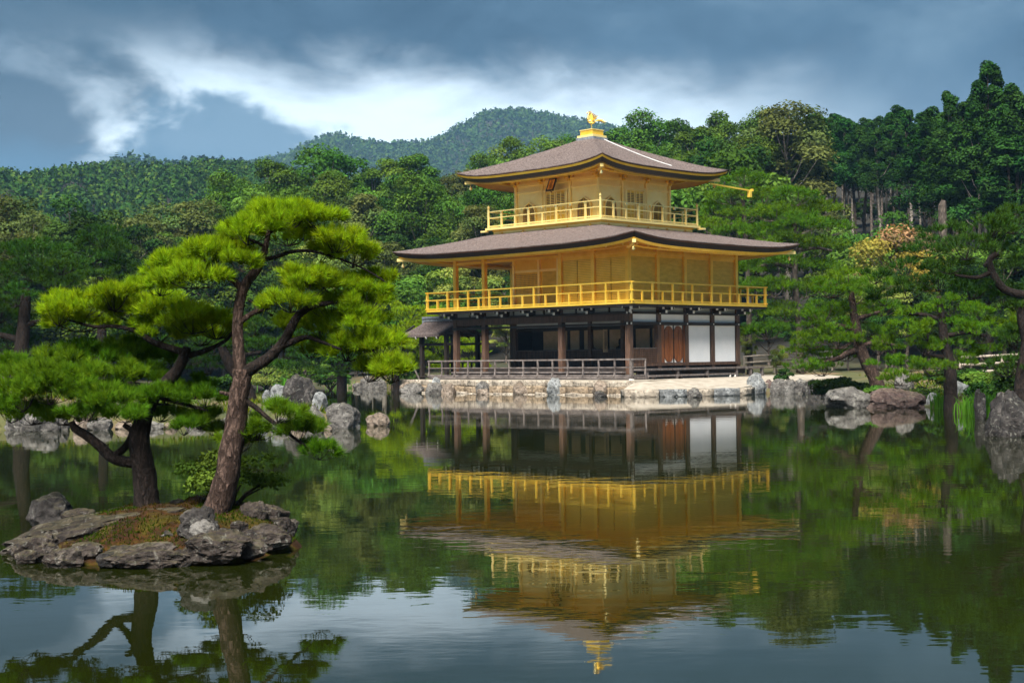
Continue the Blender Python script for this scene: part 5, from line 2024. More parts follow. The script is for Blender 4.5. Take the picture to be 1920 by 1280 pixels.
# leaning pine right of the pavilion
cloud_pine('leaning pine with thick brown trunk and tiered green pads on the shore beside the terrace', 1648, 722, 50,
           [(1642, 712, 13), (1625, 680, 11.5), (1612, 650, 11), (1606, 615, 9), (1600, 580, 7), (1596, 545, 5)],
           [[(1608, 655, 7), (1590, 662, 6), (1570, 672, 5), (1545, 678, 3)], [(1606, 620, 5), (1585, 612, 4.5), (1565, 608, 3)], [(1603, 600, 5), (1630, 590, 4), (1650, 585, 3)],
            [(1612, 650, 5), (1650, 640, 4), (1680, 650, 3)]],
           [(1590, 525, 48, 15), (1560, 545, 46, 17), (1640, 535, 44, 16), (1605, 556, 50, 18, -.6), (1545, 590, 46, 18), (1600, 592, 50, 18, .5), (1650, 580, 40, 16, .6), (1530, 612, 36, 15, .4), (1570, 615, 40, 14),
            (1520, 640, 44, 18), (1570, 640, 48, 18, -.4), (1625, 625, 36, 16, .6), (1495, 660, 36, 15), (1540, 668, 40, 15, .5), (1505, 690, 34, 14, -.5), (1545, 694, 36, 14, .3), (1640, 655, 30, 14, .6), (1585, 668, 30, 12, .9)],
           'pine_green', 31, bark='bark_pine', dens=1.1)
# broad pine further right
rr_ = random.Random(5)
cloud_pine('broad bright green pine spreading low over the shore in front of the rail fence', 1782, 718, 44,
           [(1782, 705, 12), (1778, 670, 10), (1770, 630, 9), (1765, 590, 7), (1760, 555, 5)],
           [[(1778, 670, 5), (1740, 668, 4), (1700, 680, 3)], [(1770, 630, 5), (1820, 622, 4), (1850, 630, 3)], [(1768, 600, 5), (1730, 590, 4), (1700, 588, 2.5)]],
           [(1690, 620, 40, 17), (1740, 625, 46, 18, -.5), (1790, 615, 46, 18, .4), (1680, 650, 40, 17, .4), (1730, 655, 46, 18), (1785, 650, 44, 18, .3), (1840, 630, 44, 18), (1700, 685, 42, 16), (1745, 692, 44, 17, -.6),
            (1690, 712, 36, 14, -.4), (1735, 716, 34, 14), (1800, 680, 40, 16), (1850, 665, 40, 16, .5), (1660, 685, 34, 15, .3), (1720, 590, 44, 17, .3), (1780, 580, 46, 17), (1840, 590, 46, 18, .4), (1890, 610, 40, 18, .3)],
           'pine_green', 32, dens=1.1)
# dark overhanging pine at the right edge
cloud_pine('tall dark pine with crooked limb behind the black boulder', 1915, 730, 36,
           [(1922, 690, 16), (1930, 640, 15), (1920, 590, 13), (1935, 550, 11)],
           [[(1925, 552, 9), (1890, 546, 8), (1865, 520, 7.5), (1855, 490, 6.5), (1870, 475, 5), (1845, 500, 4)], [(1860, 510, 5), (1830, 520, 4), (1790, 515, 2.5)]],
           [(1850, 435, 60, 24), (1900, 420, 50, 24, .4), (1810, 470, 56, 22, -.3), (1780, 500, 44, 18), (1870, 470, 50, 20, .5), (1740, 470, 44, 18, .5), (1770, 440, 44, 18, .6), (1760, 530, 50, 20, .3), (1820, 545, 56, 22, .6),
            (1700, 505, 40, 17, .6), (1700, 545, 50, 19, .5), (1880, 560, 50, 22, .8), (1900, 500, 40, 20, .4), (1640, 520, 36, 16, .7), (1660, 560, 40, 17, .9), (1905, 640, 44, 24, .3), (1890, 690, 40, 22, .2), (1915, 585, 36, 20, 0)],
           'pine_dark', 33, dens=1.2)
# pines behind the pavilion, right side
cloud_pine('pine with layered soft green pads rising behind the gilded gutter arm', 1405, 620, 84,
           [(1404, 560, 5), (1400, 480, 5), (1396, 420, 4.5), (1392, 370, 4), (1388, 345, 3)],
           [[(1398, 430, 4), (1370, 420, 3), (1340, 425, 2)]],
           [(1395, 340, 40, 15), (1430, 372, 42, 16, .6), (1370, 372, 40, 15), (1345, 398, 36, 14, 1), (1400, 405, 44, 16), (1450, 410, 40, 15, 1), (1340, 430, 40, 15), (1385, 440, 44, 16, -1), (1435, 445, 44, 16, 1)],
           'pine_green', 34, bark='bark_forest', dens=.8, needle=.2, nw=.03, k=9)
cloud_pine('big pine with broad stacked pads close behind the white panelled side of the pavilion', 1500, 690, 80,
           [(1500, 640, 6.5), (1495, 580, 6), (1490, 520, 5.5), (1492, 450, 5), (1488, 400, 3.5)],
           [[(1492, 500, 5), (1450, 495, 4), (1420, 500, 2)], [(1492, 470, 4), (1530, 465, 3), (1560, 470, 2)]],
           [(1490, 375, 48, 17), (1530, 395, 46, 16, .6), (1455, 402, 46, 16), (1500, 425, 52, 18, -.6), (1555, 430, 40, 15, 1), (1440, 440, 42, 16, 1), (1480, 458, 52, 17), (1535, 468, 50, 17, .5), (1430, 475, 42, 15),
            (1410, 510, 40, 16, .5), (1470, 500, 52, 18), (1530, 510, 50, 18, .7), (1410, 545, 36, 15), (1450, 545, 46, 17, -.6), (1510, 545, 50, 17, .3), (1420, 590, 38, 15, .5), (1470, 590, 46, 17), (1520, 600, 40, 15, 1), (1440, 625, 40, 15), (1400, 630, 28, 12, 1)],
           'pine_green', 35, bark='bark_forest', dens=.9, needle=.2, nw=.03, k=9)
# pines left of the pavilion
cloud_pine('low bright green pine with flat pads close beside the fishing deck roof', 742, 715, 84,
           [(742, 690, 8), (748, 660, 7), (755, 630, 6), (758, 600, 4)],
           [[(752, 640, 4), (725, 625, 3)]],
           [(770, 590, 38, 13), (740, 605, 36, 13), (800, 608, 34, 13, .8), (765, 622, 40, 14), (720, 632, 34, 13, .6), (800, 640, 30, 12, 1.2), (760, 650, 40, 14), (735, 665, 34, 14), (775, 672, 34, 13, 1), (820, 590, 30, 12, 2.2), (730, 580, 30, 11, 1.5),
            (830, 660, 36, 14, 2.5), (800, 680, 36, 14, 2.5), (880, 660, 36, 14, 6), (850, 640, 34, 14, 6), (890, 690, 36, 12, 6), (840, 690, 36, 12, 5)],
           'pine_bright', 36, dens=.9, needle=.18, nw=.026, k=10)
cloud_pine('dark bushy pine standing on the far shore behind the low island', 640, 716, 78,
           [(640, 690, 9), (632, 660, 8), (625, 630, 6)],
           [[(634, 670, 5), (600, 660, 3)], [(632, 655, 5), (665, 650, 3)]],
           [(600, 610, 44, 17), (650, 620, 44, 17), (570, 640, 44, 17, .6), (620, 645, 48, 18), (680, 650, 40, 16, .5), (590, 672, 46, 16), (650, 680, 46, 16, -.5), (690, 690, 34, 14), (560, 690, 36, 15, .6), (610, 702, 40, 12, -.4)],
           'pine_dark', 37, dens=.9, needle=.18, nw=.026, k=10)
cloud_pine('bright green pine bush overhanging the water next to the fishing deck', 745, 722, 74,
           [(742, 700, 6), (736, 680, 5), (730, 660, 4)], [],
           [(725, 650, 34, 18), (745, 680, 32, 18), (700, 672, 30, 15, .5), (720, 700, 34, 14), (755, 655, 22, 14)],
           'pine_bright', 38, dens=1.0, needle=.17, nw=.024, k=10)
# dark pines at the left edge and on the low island
cloud_pine('dark pine with thick trunk on the low island behind the islet', 40, 775, 46,
           [(40, 740, 16), (38, 690, 15), (42, 640, 13), (46, 590, 11), (50, 540, 8)],
           [[(42, 640, 8), (10, 630, 6), (-20, 625, 4)], [(46, 610, 6), (85, 600, 4), (120, 605, 3)]],
           [(80, 475, 60, 22), (30, 480, 56, 22, .5), (115, 500, 50, 20, -.4), (60, 510, 60, 22), (10, 525, 50, 22, .5), (95, 535, 54, 20), (30, 560, 52, 20, -.4), (90, 570, 50, 18, .5), (0, 590, 44, 20), (60, 600, 46, 16, .6), (20, 640, 44, 18, .6), (-20, 560, 50, 22, 0)],
           'pine_dark', 39, dens=1.1)
cloud_pine('dark green pine standing behind the yellow green pads of the islet', 195, 770, 60,
           [(195, 720, 10), (192, 650, 9), (190, 580, 8), (188, 520, 6)], [],
           [(190, 450, 46, 18), (160, 470, 40, 17, .4), (215, 475, 40, 17), (185, 495, 50, 18), (140, 510, 40, 16, .5), (230, 510, 40, 16), (180, 530, 54, 18, -.5), (225, 545, 44, 16, .4), (120, 545, 40, 16, .5), (170, 565, 50, 17), (230, 580, 46, 16), (120, 590, 44, 16, .4), (180, 610, 50, 17), (250, 620, 44, 16, .5)],
           'pine_dark', 40, dens=1.0, needle=.15, nw=.02)
cloud_pine('dark leaning pine with round pads over the water behind the tall slender pine', 470, 745, 50,
           [(455, 715, 13), (435, 690, 11), (420, 660, 9), (405, 630, 7)],
           [[(430, 680, 6), (460, 665, 4), (490, 660, 3)]],
           [(380, 620, 50, 20), (430, 610, 50, 20, .4), (480, 620, 44, 18, .5), (400, 650, 52, 20, -.4), (460, 655, 48, 18), (510, 650, 40, 17, .5), (360, 670, 44, 18), (500, 690, 40, 16), (350, 640, 44, 18, .7), (540, 660, 36, 16, 1), (330, 690, 40, 18, .6), (390, 690, 40, 16, .7), (445, 695, 36, 14, .6)],
           'pine_dark', 41, dens=1.1)

# ================================================================== background wood
def leafy_tree_proto(name, H, trunk_h, cw, ch, mat, bark, n, ls, seed, shape='round', clumps=26, tr=0.22, lean=0.0, aspect=.6):
    """returns (trunk mesh, crown mesh) for a tree of height H standing on the origin"""
    r = np.random.default_rng(seed)
    q_ = MB()
    pts = [(0, 0, -0.6), (0.02 * H * r.uniform(-1, 1), 0.02 * H * r.uniform(-1, 1), trunk_h * .5), (lean * .6, 0, trunk_h), (lean, 0, trunk_h + ch * .40), (lean, 0, trunk_h + ch * (.88 if shape == 'cedar' else .66))]
    q_.tube(*smooth_path(pts, [tr * 1.3, tr, tr * .85, tr * .5, tr * .1], 3), 8, .05)
    C, RR = [], []
    zc = trunk_h + ch * .5
    for i in range(clumps):
        if shape == 'round':
            u = r.normal(size=3)
            u /= np.linalg.norm(u)
            u *= r.uniform(0.30, 0.92)
            c = np.array([lean + u[0] * cw, u[1] * cw, zc + u[2] * ch * .5])
            rad = r.uniform(.20, .36) * cw
            RR.append((rad, rad, rad * r.uniform(.6, .9)))
        elif shape == 'tall':
            t = (i + r.uniform(0, 1)) / clumps
            wd = cw * (0.35 + 0.65 * math.sin(math.pi * (0.15 + 0.75 * (1 - t)))) * (1 - .35 * t)
            a = r.uniform(0, 6.28)
            q = r.uniform(.2, .9)
            c = np.array([lean + math.cos(a) * wd * q, math.sin(a) * wd * q, trunk_h + ch * t * .95])
            rad = r.uniform(.26, .42) * cw
            RR.append((rad, rad, rad * .7))
        else:      # cedar: narrow, pointed, drooping tiers
            t = (i + r.uniform(0, 1)) / clumps
            wd = cw * (1 - t) ** .75 + .12 * cw
            a = r.uniform(0, 6.28)
            q = r.uniform(.3, .95)
            c = np.array([math.cos(a) * wd * q, math.sin(a) * wd * q, trunk_h + ch * t * .97])
            rad = r.uniform(.20, .34) * cw * (1.15 - .6 * t)
            RR.append((rad, rad, rad * 1.1))
        C.append(c)
        st = Vector((lean * .8, 0, max(trunk_h * .6, c[2] - ch * .25)))
        if shape == 'cedar' and i % 4:
            continue
        q_.tube([st, (st + Vector(c)) / 2 + Vector((0, 0, -.02 * H)), Vector(c)], [tr * .32, tr * .2, tr * .06], 5)
    tm = q_.mesh('trunk', M[bark], smooth=True)
    V, Fc, T = leaf_cloud(np.array(C), np.array(RR), n, ls, r, aspect, tvar=.42)
    cm = mesh_np('crown', V, Fc, M[mat], tint=T)
    return tm, cm, H


PROTO = {}
for i in range(3):
    PROTO['green%d' % i] = leafy_tree_proto('g', 14, 4.0, 4.2, 10.2, 'leaf_green', 'bark_forest', 16000, .25, 200 + i, 'round' if i else 'tall', 40)
    PROTO['olive%d' % i] = leafy_tree_proto('o', 14, 4.2, 4.0, 10, 'leaf_olive', 'bark_pale', 16000, .25, 210 + i, 'round' if i != 1 else 'tall', 38)
    PROTO['dark%d' % i] = leafy_tree_proto('d', 13, 3.0, 4.3, 10.2, 'leaf_dark', 'bark_forest', 16000, .25, 220 + i, 'round', 42)
    PROTO['cedar%d' % i] = leafy_tree_proto('c', 20, 12.0, 2.9, 8.4, 'leaf_cedar', 'bark_pale' if i == 1 else 'bark_forest', 15000, .27, 230 + i, 'cedar', 60, tr=.17, aspect=.42)
for i in range(2):
    PROTO['tall%d' % i] = leafy_tree_proto('t', 16, 6.0, 3.4, 10.2, 'leaf_green', 'bark_pale', 15000, .25, 240 + i, 'tall', 40, tr=.2)
    PROTO['pale%d' % i] = leafy_tree_proto('p', 9, 2.0, 3.2, 7.2, 'leaf_pale', 'bark_forest', 11000, .20, 250 + i, 'round', 32, tr=.15)
    PROTO['low%d' % i] = leafy_tree_proto('l', 7, 1.0, 3.4, 6.2, 'leaf_green', 'bark_forest', 11000, .20, 260 + i, 'round', 34, tr=.15)
PROTO['orange'] = leafy_tree_proto('or', 7, 1.5, 3.2, 5.6, 'leaf_orange', 'bark_forest', 9000, .18, 270, 'round', 26, tr=.15)
PROTO['tan'] = leafy_tree_proto('ta', 7, 1.5, 3.2, 5.6, 'leaf_tan', 'bark_forest', 9000, .18, 271, 'round', 26, tr=.15)

KIND = {'green': ('broadleaf_tree', 'mid green broadleaf tree in the wood behind the pavilion and pond', 'tree', 'green broadleaf trees of the wood'),
        'olive': ('broadleaf_tree', 'olive toned broadleaf tree with paler trunk in the wood', 'tree', 'olive broadleaf trees of the wood'),
        'dark': ('evergreen_tree', 'very dark rounded evergreen tree in the wood', 'tree', 'dark evergreen trees of the wood'),
        'cedar': ('cedar_tree', 'tall narrow cedar with bare pale trunk in the dark stand on the slope', 'tree', 'cedars of the dark stand'),
        'tall': ('broadleaf_tree', 'slender green tree with pale trunk in the wood', 'tree', 'slender pale trunked trees of the wood'),
        'pale': ('garden_tree', 'light yellow green rounded tree at the foot of the wood', 'tree', 'light green trees at the foot of the wood'),
        'low': ('garden_tree', 'low round green tree filling the foot of the wood', 'tree', 'low round trees at the foot of the wood'),
        'orange': ('maple_tree', 'orange tinged maple crown among the green trees below the cedars', 'tree', None),
        'tan': ('faded_tree', 'tan brown faded tree crown below the cedar stand', 'tree', None)}
NV_ = {'green': 3, 'olive': 3, 'dark': 3, 'cedar': 3, 'tall': 2, 'pale': 2, 'low': 2, 'orange': 1, 'tan': 1}
tcount = {}


def bg_tree(kind, px, py, Y, wf=1.0, label=None, group='default', rot=None, hmin=2.0):
    """tree standing on the ground at distance Y whose top shows at px, py"""
    top_ = at(px, py, Y)
    z = gz(top_.x, top_.y)
    if pond_dist(top_.x, top_.y)[0] < 0.6:
        return None
    i = tcount.get(kind, 0)
    tcount[kind] = i + 1
    key = kind + (str(i % NV_[kind]) if NV_[kind] > 1 else '')
    tm, cm, H = PROTO[key]
    h = max(hmin, top_.z - z)
    s = h / H
    nm, lb, ct, gp = KIND[kind]
    if label is None and gp:
        where = ('behind the islet pines' if px < 400 else 'behind the slender pine' if px < 740 else 'behind the long facade' if px < 1110
                 else 'behind the pavilion corner' if px < 1500 else 'on the cedar slope')
        row = 'on the skyline' if Y > 141 else 'half way up the wood' if Y > 121 else 'low in the wood' if Y > 106 else 'at the foot of the wood'
        lb = lb.replace(' in the wood behind the pavilion and pond', '').replace(' at the foot of the wood', '').replace(' filling the foot of the wood', '').replace(' in the wood', '').replace(' in the dark stand on the slope', '')
        lb = lb + ' ' + row + ' ' + where
        gp = gp + ' ' + row + ' ' + where
    e = empty(nm, (top_.x, top_.y, z), rnd.uniform(0, 6.28) if rot is None else rot, (s * wf, s * wf, s))
    tag(e, label or lb, ct, gp if group == 'default' else group)
    link('trunk', tm, e)
    link('crown', cm, e)
    return e


cx_ = [0, 60, 140, 220, 300, 380, 430, 470, 510, 560, 610, 660, 690, 735, 780, 830, 870, 920, 985, 1050, 1110, 1160, 1215, 1260, 1310, 1385, 1475, 1530]
cy_ = [372, 392, 366, 400, 376, 378, 340, 330, 302, 320, 286, 322, 340, 303, 300, 330, 305, 300, 252, 268, 275, 252, 222, 240, 200, 228, 206, 216]
skyl = lambda x: float(np.interp(x, cx_, cy_))
back = [('dark', 140, 366, 105, 1.1), ('olive', 60, 395, 108, 1.0), ('olive', 10, 376, 110, 1.1), ('dark', 205, 398, 112, 1.0), ('olive', 270, 388, 120, 1.0), ('olive', 320, 370, 128, 1.2), ('olive', 372, 384, 126, 1.1),
        ('green', 432, 334, 142, .9), ('green', 470, 322, 150, .9), ('tall', 512, 302, 150, 1.0), ('green', 560, 318, 158, .9), ('green', 612, 284, 152, 1.15), ('green', 655, 318, 160, .9), ('dark', 640, 372, 135, .8),
        ('tall', 700, 318, 152, 1.0), ('tall', 735, 300, 150, 1.0), ('tall', 782, 292, 148, 1.1), ('green', 830, 322, 158, .9), ('olive', 868, 302, 150, .8), ('green', 905, 296, 165, .8), ('green', 945, 282, 170, .8),
        ('green', 985, 250, 172, 1.0), ('olive', 1022, 262, 175, .8), ('green', 1055, 262, 178, .9), ('green', 1100, 262, 180, .9), ('tall', 1150, 246, 172, .9), ('green', 1180, 238, 172, .9), ('green', 1214, 219, 168, 1.0),
        ('tall', 1262, 232, 170, .9), ('green', 1312, 198, 166, 1.0), ('tall', 1345, 222, 168, .9), ('green', 1386, 222, 164, .9), ('green', 1425, 216, 160, .9), ('olive', 1474, 204, 132, 1.15)]
for a in back:
    bg_tree(*a)
# second row, slightly lower and nearer
for k in range(46):
    x = -10 + k * 33 + rnd.uniform(-10, 10)
    if x > 1500:
        break
    y = skyl(x) + rnd.uniform(28, 62)
    bg_tree(rnd.choice(['green', 'green', 'olive', 'tall', 'dark', 'green']), x, y, rnd.uniform(122, 142), rnd.uniform(.85, 1.1))
for k in range(44):
    x = -20 + k * 34 + rnd.uniform(-12, 12)
    if x > 1500:
        break
    y = skyl(x) + rnd.uniform(85, 150)
    bg_tree(rnd.choice(['green', 'olive', 'dark', 'pale', 'low']) if x > 380 else rnd.choice(['dark', 'olive', 'dark', 'low']), x, y, rnd.uniform(108, 122), rnd.uniform(.85, 1.15))
# foot of the wood
for k in range(34):
    x = -20 + k * 31 + rnd.uniform(-10, 10)
    if 1120 < x:
        break
    y = rnd.uniform(490, 590)
    bg_tree(rnd.choice(['low', 'green', 'dark', 'low', 'pale']) if x > 420 else rnd.choice(['dark', 'dark', 'low']), x, y, rnd.uniform(100, 114), rnd.uniform(.9, 1.3))
for k in range(20):
    x = -10 + k * 36 + rnd.uniform(-10, 10)
    if x > 700:
        break
    bg_tree(rnd.choice(['dark', 'low', 'dark']), x, rnd.uniform(590, 640), rnd.uniform(112, 120), rnd.uniform(1.1, 1.5))
# cedar stand on the right slope
for k in range(40):
    x = 1505 + (k % 20) * 20 + rnd.uniform(-8, 8)
    row = k // 20
    ysk = float(np.interp(x, [1500, 1560, 1640, 1690, 1740, 1780, 1900, 1960], [222, 212, 224, 210, 226, 205, 190, 175]))
    bg_tree('cedar', x, ysk + rnd.uniform(-6, 26) + row * 8, 138 + row * 16 + rnd.uniform(-6, 6), rnd.uniform(1.05, 1.35))
for k in range(26):
    x = 1500 + k * 19 + rnd.uniform(-7, 7)
    bg_tree('cedar', x, 238 + rnd.uniform(-10, 20) - max(0, x - 1700) * .15, 172 + rnd.uniform(-6, 8), rnd.uniform(1.0, 1.3))
for (x, y, Y, wf, lb) in ((1852, 130, 104, .95, 'tallest dark cedar with clumped crown above the whole stand'),
                          (1778, 184, 108, .8, 'dark cedar with knobbly top beside the tallest cedar'),
                          (1905, 170, 100, 1.0, 'broad dark cedar next to the tallest cedar')):
    bg_tree('cedar', x, y, Y, wf, label=lb, group=None)
for k in range(22):
    bg_tree('dark', 1500 + k * 20 + rnd.uniform(-7, 7), 385 + rnd.uniform(-14, 26), 166, rnd.uniform(1.3, 1.8),
            label='dark undergrowth tree between the bare cedar trunks', group='undergrowth among the cedar trunks')
for (x, y, Y, wf) in ((1745, 215, 112, 1.2), (1805, 205, 110, 1.3), (1830, 190, 112, 1.2), (1875, 185, 108, 1.3), (1920, 200, 106, 1.3), (1780, 240, 106, 1.3), (1890, 240, 100, 1.4), (1835, 250, 102, 1.3)):
    bg_tree('cedar', x, y, Y, wf, label='dark cedar crowding round the tallest cedar', group='cedars round the tallest cedar')
# dark evergreens deep behind the cedar trunks
for k in range(17):
    bg_tree('dark', 1505 + k * 27 + rnd.uniform(-8, 8), 300 + rnd.uniform(-14, 14), 190 + rnd.uniform(-6, 6), 1.3,
            label='dark evergreen tree standing deep behind the bare cedar trunks', group='evergreens behind the cedar trunks')
# right foot of the wood
for (kd, x, y, Y, wf) in (('low', 1590, 415, 112, 1.0), ('low', 1650, 412, 114, 1.1), ('olive', 1560, 405, 122, .8), ('low', 1620, 450, 106, 1.1), ('low', 1700, 432, 112, 1.0), ('dark', 1760, 450, 104, 1.2), ('low', 1790, 450, 100, 1.2),
                          ('dark', 1840, 440, 98, 1.1), ('dark', 1900, 430, 98, 1.1), ('low', 1850, 440, 90, 1.1), ('dark', 1700, 500, 90, 1.1), ('dark', 1800, 480, 86, 1.1), ('dark', 1880, 480, 84, 1.1), ('low', 1620, 500, 92, 1.0),
                          ('dark', 1560, 520, 92, 1.0), ('dark', 1660, 560, 84, 1.1), ('dark', 1740, 580, 80, 1.1), ('dark', 1590, 590, 86, 1.0), ('dark', 1820, 580, 76, 1.1), ('dark', 1900, 580, 72, 1.1), ('dark', 1440, 560, 100, 1.2), ('dark', 1500, 600, 96, 1.2),
                          ('dark', 1550, 640, 88, 1.2), ('pale', 1402, 612, 84, .55)):
    bg_tree(kd, x, y, Y, wf)
bg_tree('orange', 1672, 440, 98, 1.0)
bg_tree('tan', 1735, 428, 100, 1.1)
bg_tree('pale', 1645, 492, 88, .9)
bg_tree('pale', 1455, 648, 76, .8, label='small light green garden tree standing before the bamboo fence', group=None)
# the wood goes on beyond both edges of the frame
for k in range(30):
    x = 1960 + (k % 15) * 34 + rnd.uniform(-10, 10)
    bg_tree('cedar', x, 195 + rnd.uniform(-20, 30), 118 + 20 * (k // 15) + rnd.uniform(-6, 6), rnd.uniform(1.1, 1.4), label='cedar of the dark stand where it runs on along the bank', group='cedars along the bank')
for k in range(26):
    x = 1950 + (k % 13) * 36 + rnd.uniform(-10, 10)
    bg_tree(rnd.choice(['dark', 'low', 'dark', 'green']), x, 430 + 110 * (k // 13) + rnd.uniform(-30, 30), 92 - 22 * (k // 13) + rnd.uniform(-4, 4), rnd.uniform(1.0, 1.3), label='rounded tree on the bank below the running cedars', group='trees below the running cedars')
for k in range(24):
    x = -30 - (k % 12) * 34 + rnd.uniform(-10, 10)
    bg_tree(rnd.choice(['dark', 'olive', 'green']), x, 385 + 120 * (k // 12) + rnd.uniform(-25, 25), 112 - 30 * (k // 12) + rnd.uniform(-5, 5), rnd.uniform(1.0, 1.3), label='rounded tree on the shore where the wood runs on past the low island', group='trees past the low island')
# broken dead trunk under the cedars
q = MB()
p = at(1768, 440, 100)
dt = empty('broken_trunk', (p.x, p.y, gz(p.x, p.y)))
tag(dt, 'broken brown dead tree trunk standing below the cedars', 'tree trunk')
hh = at(1768, 376, 100).z - dt.location.z
q.tube([(0, 0, -.4), (0.05, 0, hh * .5), (0, 0, hh * .97), (.10, 0, hh)], [.36, .31, .27, .16], 9, .14)
q.build('trunk', M['bark_forest'], dt)

# ================================================================== shore planting and fences
bush('hedge', 'clipped dark green mound of azalea on the shore behind the brown rock', 'hedge', 1738, 750, 60, 22, 48, 'leaf_dark', 5000, .10, 301, clumps=22)
bush('low_pine_shrub', 'low dark green shrub on the pale path beside the terrace', 'shrub', 1466, 704, 20, 13, 66, 'leaf_dark', 900, .13, 302, clumps=9)
bush('shrub', 'dark spreading shrub over the water at the foot of the leaning pine', 'shrub', 1575, 726, 66, 20, 52, 'pine_dark' if False else 'leaf_dark', 4500, .12, 303, clumps=22)
bush('shrub', 'green leafy shrub beside the foot of the leaning pine', 'shrub', 1650, 732, 32, 12, 48, 'leaf_green', 1600, .10, 304, clumps=10)
for k, (x, y, a, b, Y, mt) in enumerate([(1800, 715, 60, 26, 50, 'leaf_dark'), (1860, 740, 60, 30, 42, 'leaf_dark'), (1905, 720, 46, 40, 40, 'leaf_dark'), (1840, 715, 40, 22, 48, 'leaf_green')]):
    bush('shrub', 'dark leafy shrub between the rail fence and the reeds', 'shrub', x, y, a, b, Y, mt, 3600, .12, 310 + k, 'shrubs near the reeds', clumps=18)
for k, (x, y, a, b, Y, mt) in enumerate([(560, 700, 60, 26, 84, 'leaf_green'), (500, 705, 50, 22, 90, 'leaf_pale'), (760, 712, 40, 18, 80, 'leaf_dark'), (620, 712, 40, 14, 82, 'leaf_green'), (430, 720, 50, 24, 62, 'leaf_dark'), (330, 760, 50, 18, 44, 'leaf_pale'),
                                         (250, 770, 50, 20, 46, 'leaf_dark'), (120, 770, 60, 26, 45, 'leaf_dark')]):
    bush('shrub', 'leafy shrub on the left shore between the low island and the far bank', 'shrub', x, y, a, b, Y, mt, 3000, .14, 330 + k, 'shrubs on the left shore', clumps=16)


def reeds(px, py, wpx, hpx, Y, n, seed, label, group=None):
    r = np.random.default_rng(seed)
    c = at(px, py, Y)
    c.z = 0
    s = Y / F_PX
    e = empty('reed_clump', c)
    tag(e, label, 'reeds', group)
    bx_ = r.normal(size=n) * wpx * s * .25
    by = r.normal(size=n) * wpx * s * .25
    h = hpx * s * r.uniform(.55, 1.1, n)
    lean_ = r.normal(size=(n, 2)) * .28
    wd = .022
    V, Fq = [], []
    for i in range(n):
        b0 = np.array([bx_[i], by[i], -.3])
        m_ = b0 + np.array([lean_[i, 0] * h[i] * .35, lean_[i, 1] * h[i] * .35, h[i] * .62 + .3])
        t_ = b0 + np.array([lean_[i, 0] * h[i], lean_[i, 1] * h[i], h[i] + .3])
        a = r.uniform(0, 3.14)
        sd = np.array([math.cos(a), math.sin(a), 0]) * wd
        k = len(V)
        V += [b0 - sd, b0 + sd, m_ + sd * .8, m_ - sd * .8, t_]
        Fq += [(k, k + 1, k + 2), (k, k + 2, k + 3), (k + 3, k + 2, k + 4)]
    V = np.array(V)
    T = np.repeat(r.uniform(.7, 1.3, (n, 1)) * np.ones((n, 3)), 5, 0)
    link('blades', mesh_np('blades', V, np.array(Fq), M['leaf_reed'], tint=T), e)


reeds(1764, 766, 30, 34, 45, 90, 401, 'small clump of bright green reeds beside the pale stone')
reeds(1815, 780, 40, 34, 41, 90, 402, 'loose green reeds before the upright pale boulder')
reeds(1850, 786, 50, 50, 39, 160, 403, 'tall dense green reeds near the black boulder')
reeds(530, 722, 60, 26, 98, 120, 404, 'dark green reeds on the far shore behind the low island')
reeds(640, 722, 60, 14, 88, 90, 405, 'yellow green grasses on the far bank next to the stone cluster')


def fence(label, pts, h, mat, cat='fence'):
    base = Vector((pts[0][0], pts[0][1], gz(*pts[0])))
    e = empty('bamboo_fence', base)
    tag(e, label, cat)
    for (x0, y0), (x1, y1) in zip(pts, pts[1:]):
        z0_, z1_ = gz(x0, y0), gz(x1, y1)
        for k in (.38, .68, .98):
            MB().tube([Vector((x0, y0, z0_ + h * k)) - base, Vector((x1, y1, z1_ + h * k)) - base], [.045, .045], 6).build('rail', M[mat], e)
        n = max(2, int(math.hypot(x1 - x0, y1 - y0) / 1.8))
        for i in range(n + 1):
            t = i / n
            x, y = x0 + (x1 - x0) * t, y0 + (y1 - y0) * t
            post('post', mat, x - base.x, y - base.y, gz(x, y) - .2 - base.z, gz(x, y) + h - base.z, .09, e)


f0, f1 = at(1395, 690, 80), at(1560, 690, 84)
fence('pale bamboo fence behind the small light green garden tree', [(f0.x, f0.y), (f1.x, f1.y)], 1.15, 'pale_wood')
f0, f1 = at(1800, 700, 58), at(1960, 700, 56)
fence('weathered grey rail fence under the broad low pine', [(f0.x, f0.y), (f1.x, f1.y)], 1.0, 'pale_wood')

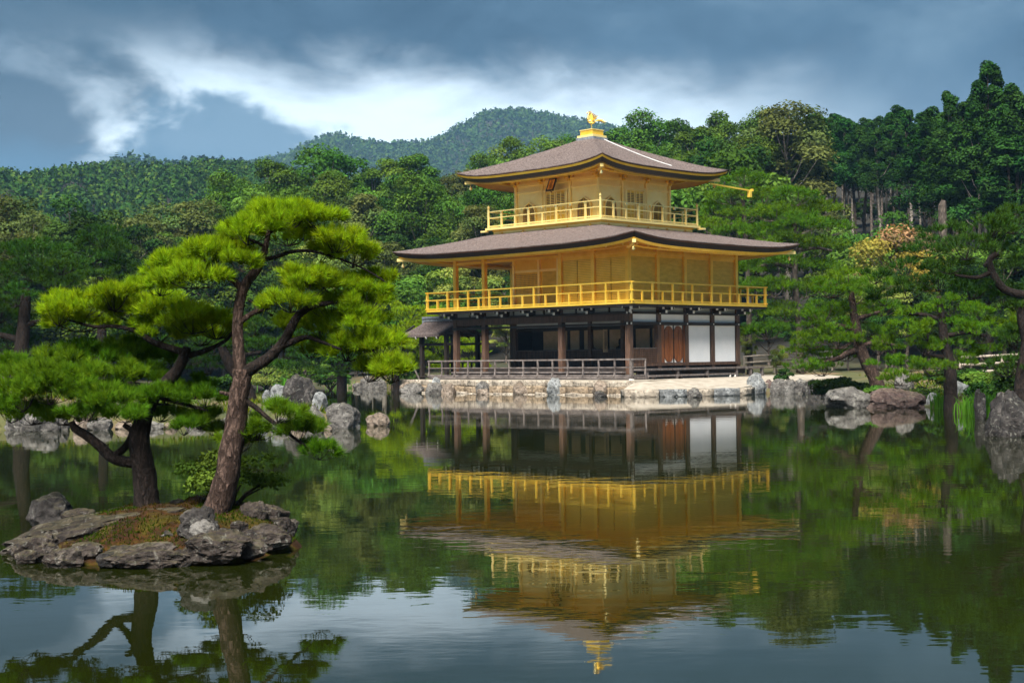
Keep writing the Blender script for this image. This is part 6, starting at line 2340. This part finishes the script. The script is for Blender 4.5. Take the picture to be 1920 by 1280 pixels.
# ---- short grass and moss tufts on the banks
def bank_grass():
    r = np.random.default_rng(77)
    n = 90000
    x = r.uniform(-26, 22, n)
    y = r.uniform(36, 92, n)
    d = pond_dist(x, y)
    lx = (x - ORG.x) * XA.x + (y - ORG.y) * XA.y
    ly = (x - ORG.x) * YA.x + (y - ORG.y) * YA.y
    ok = (d > 0.15) & (d < 7) & ~((lx > -3.2) & (ly > -3) & (lx < W + 5) & (ly < L + 4)) & ~((x > 4) & (x < 17.2) & (y > 60.5) & (y < 76))
    patch_ = np.sin(x * 1.1 + np.sin(y * .9) * 2) + np.sin(y * 1.3 + x * .5)
    ok &= (patch_ + r.normal(size=n) * .8) > -0.6
    x, y = x[ok], y[ok]
    z = ground_z(x, y)
    m = len(x)
    h = r.uniform(.10, .26, m)
    a = r.uniform(0, 3.14, m)
    sd = np.column_stack([np.cos(a), np.sin(a), np.zeros(m)]) * 0.028
    b0 = np.column_stack([x, y, z - .03])
    tp = b0 + np.column_stack([r.normal(size=m) * .08, r.normal(size=m) * .08, h])
    V = np.stack([b0 - sd, b0 + sd, tp], 1).reshape(-1, 3)
    col_ = np.where(r.uniform(size=(m, 1)) < .3, np.array([[1.6, .75, .9]]), np.array([[1.0, .8, 1.0]])) * r.uniform(.5, 1.1, (m, 1))
    o = link('bank_grass', mesh_np('bank_grass', V, np.arange(3 * m).reshape(-1, 3), M['pine_green'], tint=np.repeat(col_, 3, 0)))
    tag(o, 'short grass and moss covering the pond banks', 'grass', kind='stuff')


bank_grass()


def islet_moss_tufts():
    r = np.random.default_rng(78)
    V, T = [], []
    n = 0
    while n < 9000:
        x, y = r.uniform(IX - 1.25, IX + 1.25), r.uniform(IY - 1.75, IY + 1.75)
        z = islet_h(x, y)
        if z < .06:
            continue
        g = mnoise.noise(Vector((x * 1.7, y * 1.7, 1.1)))
        if g + r.normal() * .25 < -.05:
            continue
        a = r.uniform(0, 3.14)
        hgt = r.uniform(.012, .035)
        sd = np.array([math.cos(a), math.sin(a), 0]) * .008
        b = np.array([x, y, z - .004])
        V += [b - sd, b + sd, b + np.array([r.normal() * .012, r.normal() * .012, hgt])]
        c = np.array([.75, .50, .5]) if g > .18 else np.array([1.0, .32, .7]) if g < .05 else np.array([.6, .55, .6])
        T += [c * r.uniform(.3, .8)] * 3
        n += 1
    o = link('islet_moss', mesh_np('islet_moss', np.array(V), np.arange(len(V)).reshape(-1, 3), M['pine_green'], tint=np.array(T)))
    tag(o, 'rusty and green moss and short grass on the islet', 'moss', kind='stuff')


islet_moss_tufts()

# ================================================================== moist air
mh, th_ = material('haze')
ho = th_.n('ShaderNodeOutputMaterial')
hv = th_.n('ShaderNodeVolumePrincipled')
hv.inputs['Color'].default_value = (0.32, 0.62, 1.0, 1)
hv.inputs['Density'].default_value = 0.00015
hv.inputs['Anisotropy'].default_value = 0.0
th_.l(hv.outputs[0], ho.inputs['Volume'])
hz = MB().box(-2250, 2250, -420, 2750, -4.0, 300.0).build('haze', mh)
tag(hz, 'thin bluish moist air over the garden and hills', 'haze', kind='stuff')
